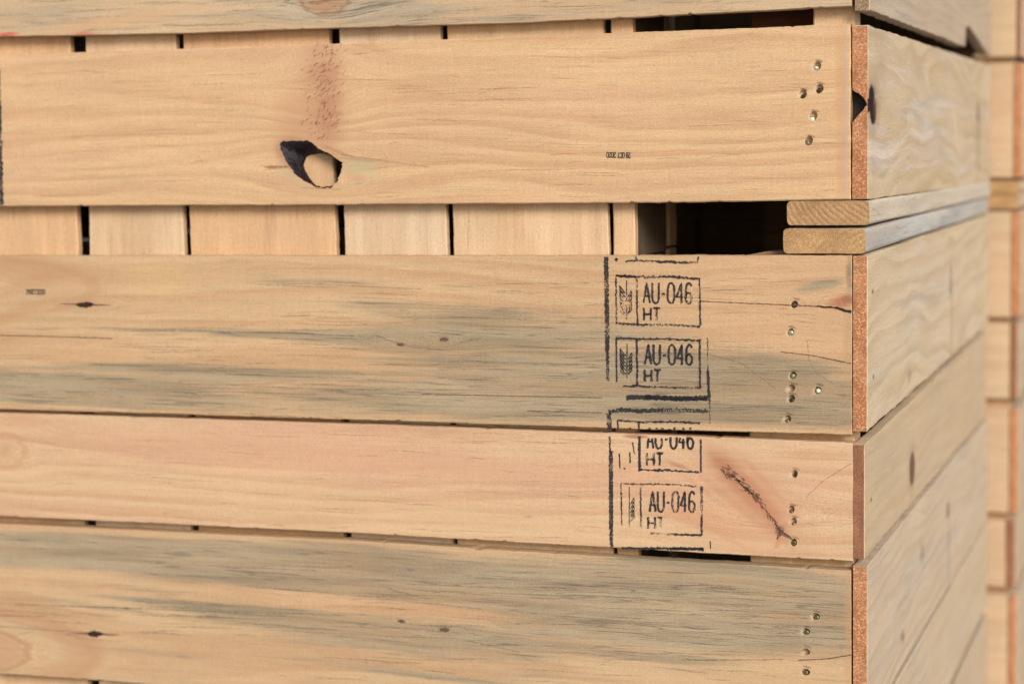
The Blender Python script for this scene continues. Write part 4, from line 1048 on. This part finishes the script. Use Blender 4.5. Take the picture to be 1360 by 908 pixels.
# black mark at the left end of plank B
k = Ink(B)
k.seg([(-3.5, 92), (-2, 130), (-1, 175)], 6.5, .3); k.seg([(0, 175), (1.5, 220), (2, 272)], 4.5, .4)
k.done('ink_border', M_ink, 'black stamp border at the left of the plank')

# ------------------------------------------------------------------ the stack behind on the right
Y2 = 1.20
def zr(py): return at(1326, py, y=Y2).z
def xr_(px): return at(px, 450, y=Y2).x
up2 = crate_root((xr_(1342) - .58, Y2 + .58, zr(276)), 'out-of-focus pine crate at the right edge, behind the crate with the knot hole', GROUP)
lo2 = crate_root((xr_(1342) - .58, Y2 + .58, zr(276) - .97), 'out-of-focus pine crate at the right edge, under the other blurred crate', GROUP)
M_gl2 = wood('rear_plank', (0.54, .395, .25), (0.43, .28, .165), 81, wc=-.06, warp=.03, freq=75, ringamt=.4, use_random=True, heart=PINK)
def rear_row(par, t, b, xf, xe, em, sm=M_gen, front=M_gl2, depth=YF):
    zt_, zb_ = zr(t), zr(b); X1 = xr_(xf); X0 = xr_(1342) - 1.15
    child(simple_board('front_plank', 'front', ((X0 + X1) / 2, Y2, (zt_ + zb_) / 2), X1 - X0, zt_ - zb_, TF, None, (front, M_end_tan), step=.03), par)
    xo = xr_(xe)
    child(simple_board('side_plank', 'side', (xo, Y2 + depth / 2, (zt_ + zb_) / 2), depth, zt_ - zb_, xo - X1 - .0015, None, (sm, em), step=.03), par)
rear_row(up2, -90, 76, 1346.5, 1354, M_end_red)
rear_row(up2, 84, 236, 1343.5, 1356.5, M_end_or)
rear_row(lo2, 281, 421, 1341.5, 1355.5, M_end_or)
rear_row(lo2, 429, 529, 1341, 1352.5, M_end_red)
rear_row(lo2, 541, 680, 1341, 1354, M_end_or)
rear_row(lo2, 690, 779, 1337.5, 1351, M_end_red)
rear_row(lo2, 789, 925, 1341, 1353.5, M_end_or)
rear_row(lo2, 934, 1040, 1340, 1352.5, M_end_red)
for i, (x0, x1) in enumerate(((1300, 1353),)):
    skid(xr_(x0), xr_(x1), zr(256.5), zr(240), Y2 - .004, (M_gen, M_end_tan2), up2, 21, y1=Y2 + YF); skid(xr_(x0), xr_(x1 - 1), zr(277.5), zr(258), Y2 - .004, (M_gen, M_end_tan2), up2, 22, y1=Y2 + YF)
for par, z0, z1 in ((up2, zr(281), .72), (lo2, zr(279.5) - .95, zr(279.5))):
    X1 = xr_(1342)
    for k in range(8):
        child(simple_board('slat', 'slat', (X1 - .07 - k * .142, Y2 + TF + .001, (z0 + z1) / 2), z1 - z0, .138, .017, None, (slat_mats[k % 5], M_end_tan), step=.06), par)
    box_post('corner_post', X1 - .1, X1 - .003, Y2 + TF + .020, Y2 + .06, z0, z1, par, slat_mats[1], 90)
    for k in range(9):
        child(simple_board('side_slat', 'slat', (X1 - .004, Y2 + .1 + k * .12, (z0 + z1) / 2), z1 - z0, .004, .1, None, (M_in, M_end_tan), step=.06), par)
for z in (.42, .58):
    child(simple_board('front_plank', 'front', (xr_(1342) - .575, Y2, z), 1.15, .15, TF, None, (M_gl2, M_end_tan), step=.03), up2)
    child(simple_board('side_plank', 'side', (xr_(1354), Y2 + YF / 2, z), YF, .15, .016, None, (M_gen, M_end_or), step=.03), up2)

# ------------------------------------------------------------------ offcut in the gap
c0 = at(1018, 337, y=.03)
bm = bmesh.new()
pts = [(-.038, 0), (-.026, .0035), (-.012, .006), (.004, .0068), (.022, .0062), (.034, .004), (.04, 0)]
fa = [bm.verts.new((x, -.02, z)) for x, z in pts]; fb_ = [bm.verts.new((x * .9, .02, z)) for x, z in pts]
bm.faces.new(fa[::-1]); bm.faces.new(fb_)
for i in range(len(pts)):
    j = (i + 1) % len(pts); bm.faces.new((fa[i], fa[j], fb_[j], fb_[i]))
bmesh.ops.recalc_face_normals(bm, faces=bm.faces)
me = bpy.data.meshes.new('wood_offcut'); bm.to_mesh(me); bm.free()
oc = link('wood_offcut', me, None, (M_in,)); oc.location = (c0.x + .012, .042, -.0032)
oc['label'] = 'small curved brown offcut lying in the dark gap beside the skid boards'; oc['category'] = 'offcut'

# ------------------------------------------------------------------ ground
T = NT('concrete')
tc = T.t.nodes.new('ShaderNodeTexCoord'); P = tc.outputs['Object']
n_ = T.noise(P, (3, 3, 3), (0, 0, 0), 6.0, .6); n2_ = T.noise(P, (90, 90, 90), (0, 0, 0), 4.0, .6)
T.put(T.b.inputs['Base Color'], T.mix(T.mad(n_, .6, T.mul(n2_, .4)), (.20, .19, .175), (.34, .325, .30)))
T.b.inputs['Roughness'].default_value = .85; T.put(T.b.inputs['Normal'], T.bump(n2_, .4, .003))
bm = bmesh.new()
for q in ((-60, -60), (60, -60), (60, 60), (-60, 60)): bm.verts.new((q[0], q[1], 0))
bm.faces.new(bm.verts)
me = bpy.data.meshes.new('ground'); bm.to_mesh(me); bm.free()
g = link('ground', me, None, (T.m,)); g.location = (0, 0, -.925); g['kind'] = 'structure'

# ------------------------------------------------------------------ camera, light
cam = bpy.data.cameras.new('camera'); co = bpy.data.objects.new('camera', cam); COL.objects.link(co); SC.camera = co
cam.sensor_width = 36; cam.lens = F * 36 / 1360; cam.clip_start = .05; cam.clip_end = 300
U, Bk = -R1, -R2
Mc = Matrix(((R0.x, U.x, Bk.x), (R0.y, U.y, Bk.y), (R0.z, U.z, Bk.z))).to_4x4()
co.matrix_world = Matrix.Translation(CAM) @ Mc
cam.dof.use_dof = True; cam.dof.aperture_fstop = 3.5
cam.dof.focus_distance = (at(1000, 500, y=0) - CAM).dot(R2)

EL, AZ = math.radians(26), math.radians(38)      # height, and angle to the right of straight out of the front face
sd = Vector((math.sin(AZ) * math.cos(EL), -math.cos(AZ) * math.cos(EL), math.sin(EL)))
W = bpy.data.worlds.new('World'); SC.world = W; W.use_nodes = True
nt = W.node_tree; bg = nt.nodes['Background']
sk = nt.nodes.new('ShaderNodeTexSky'); sk.sky_type = 'NISHITA'; sk.sun_disc = False
sk.sun_elevation = EL; sk.sun_rotation = math.atan2(sd.x, sd.y); sk.dust_density = 1.5; sk.air_density = 1.0; sk.altitude = 100
nt.links.new(sk.outputs[0], bg.inputs[0]); bg.inputs[1].default_value = .10
L = bpy.data.lights.new('sun', 'SUN'); L.energy = 2.3; L.angle = math.radians(22); L.color = (1, .95, .88)
lo = bpy.data.objects.new('sun', L); COL.objects.link(lo)
lo.rotation_euler = sd.to_track_quat('Z', 'Y').to_euler()
SC.view_settings.view_transform = 'Standard'; SC.view_settings.look = 'None'; SC.view_settings.exposure = 0.56; SC.view_settings.gamma = 1
SC.cycles.max_bounces = 6; SC.cycles.transparent_max_bounces = 8
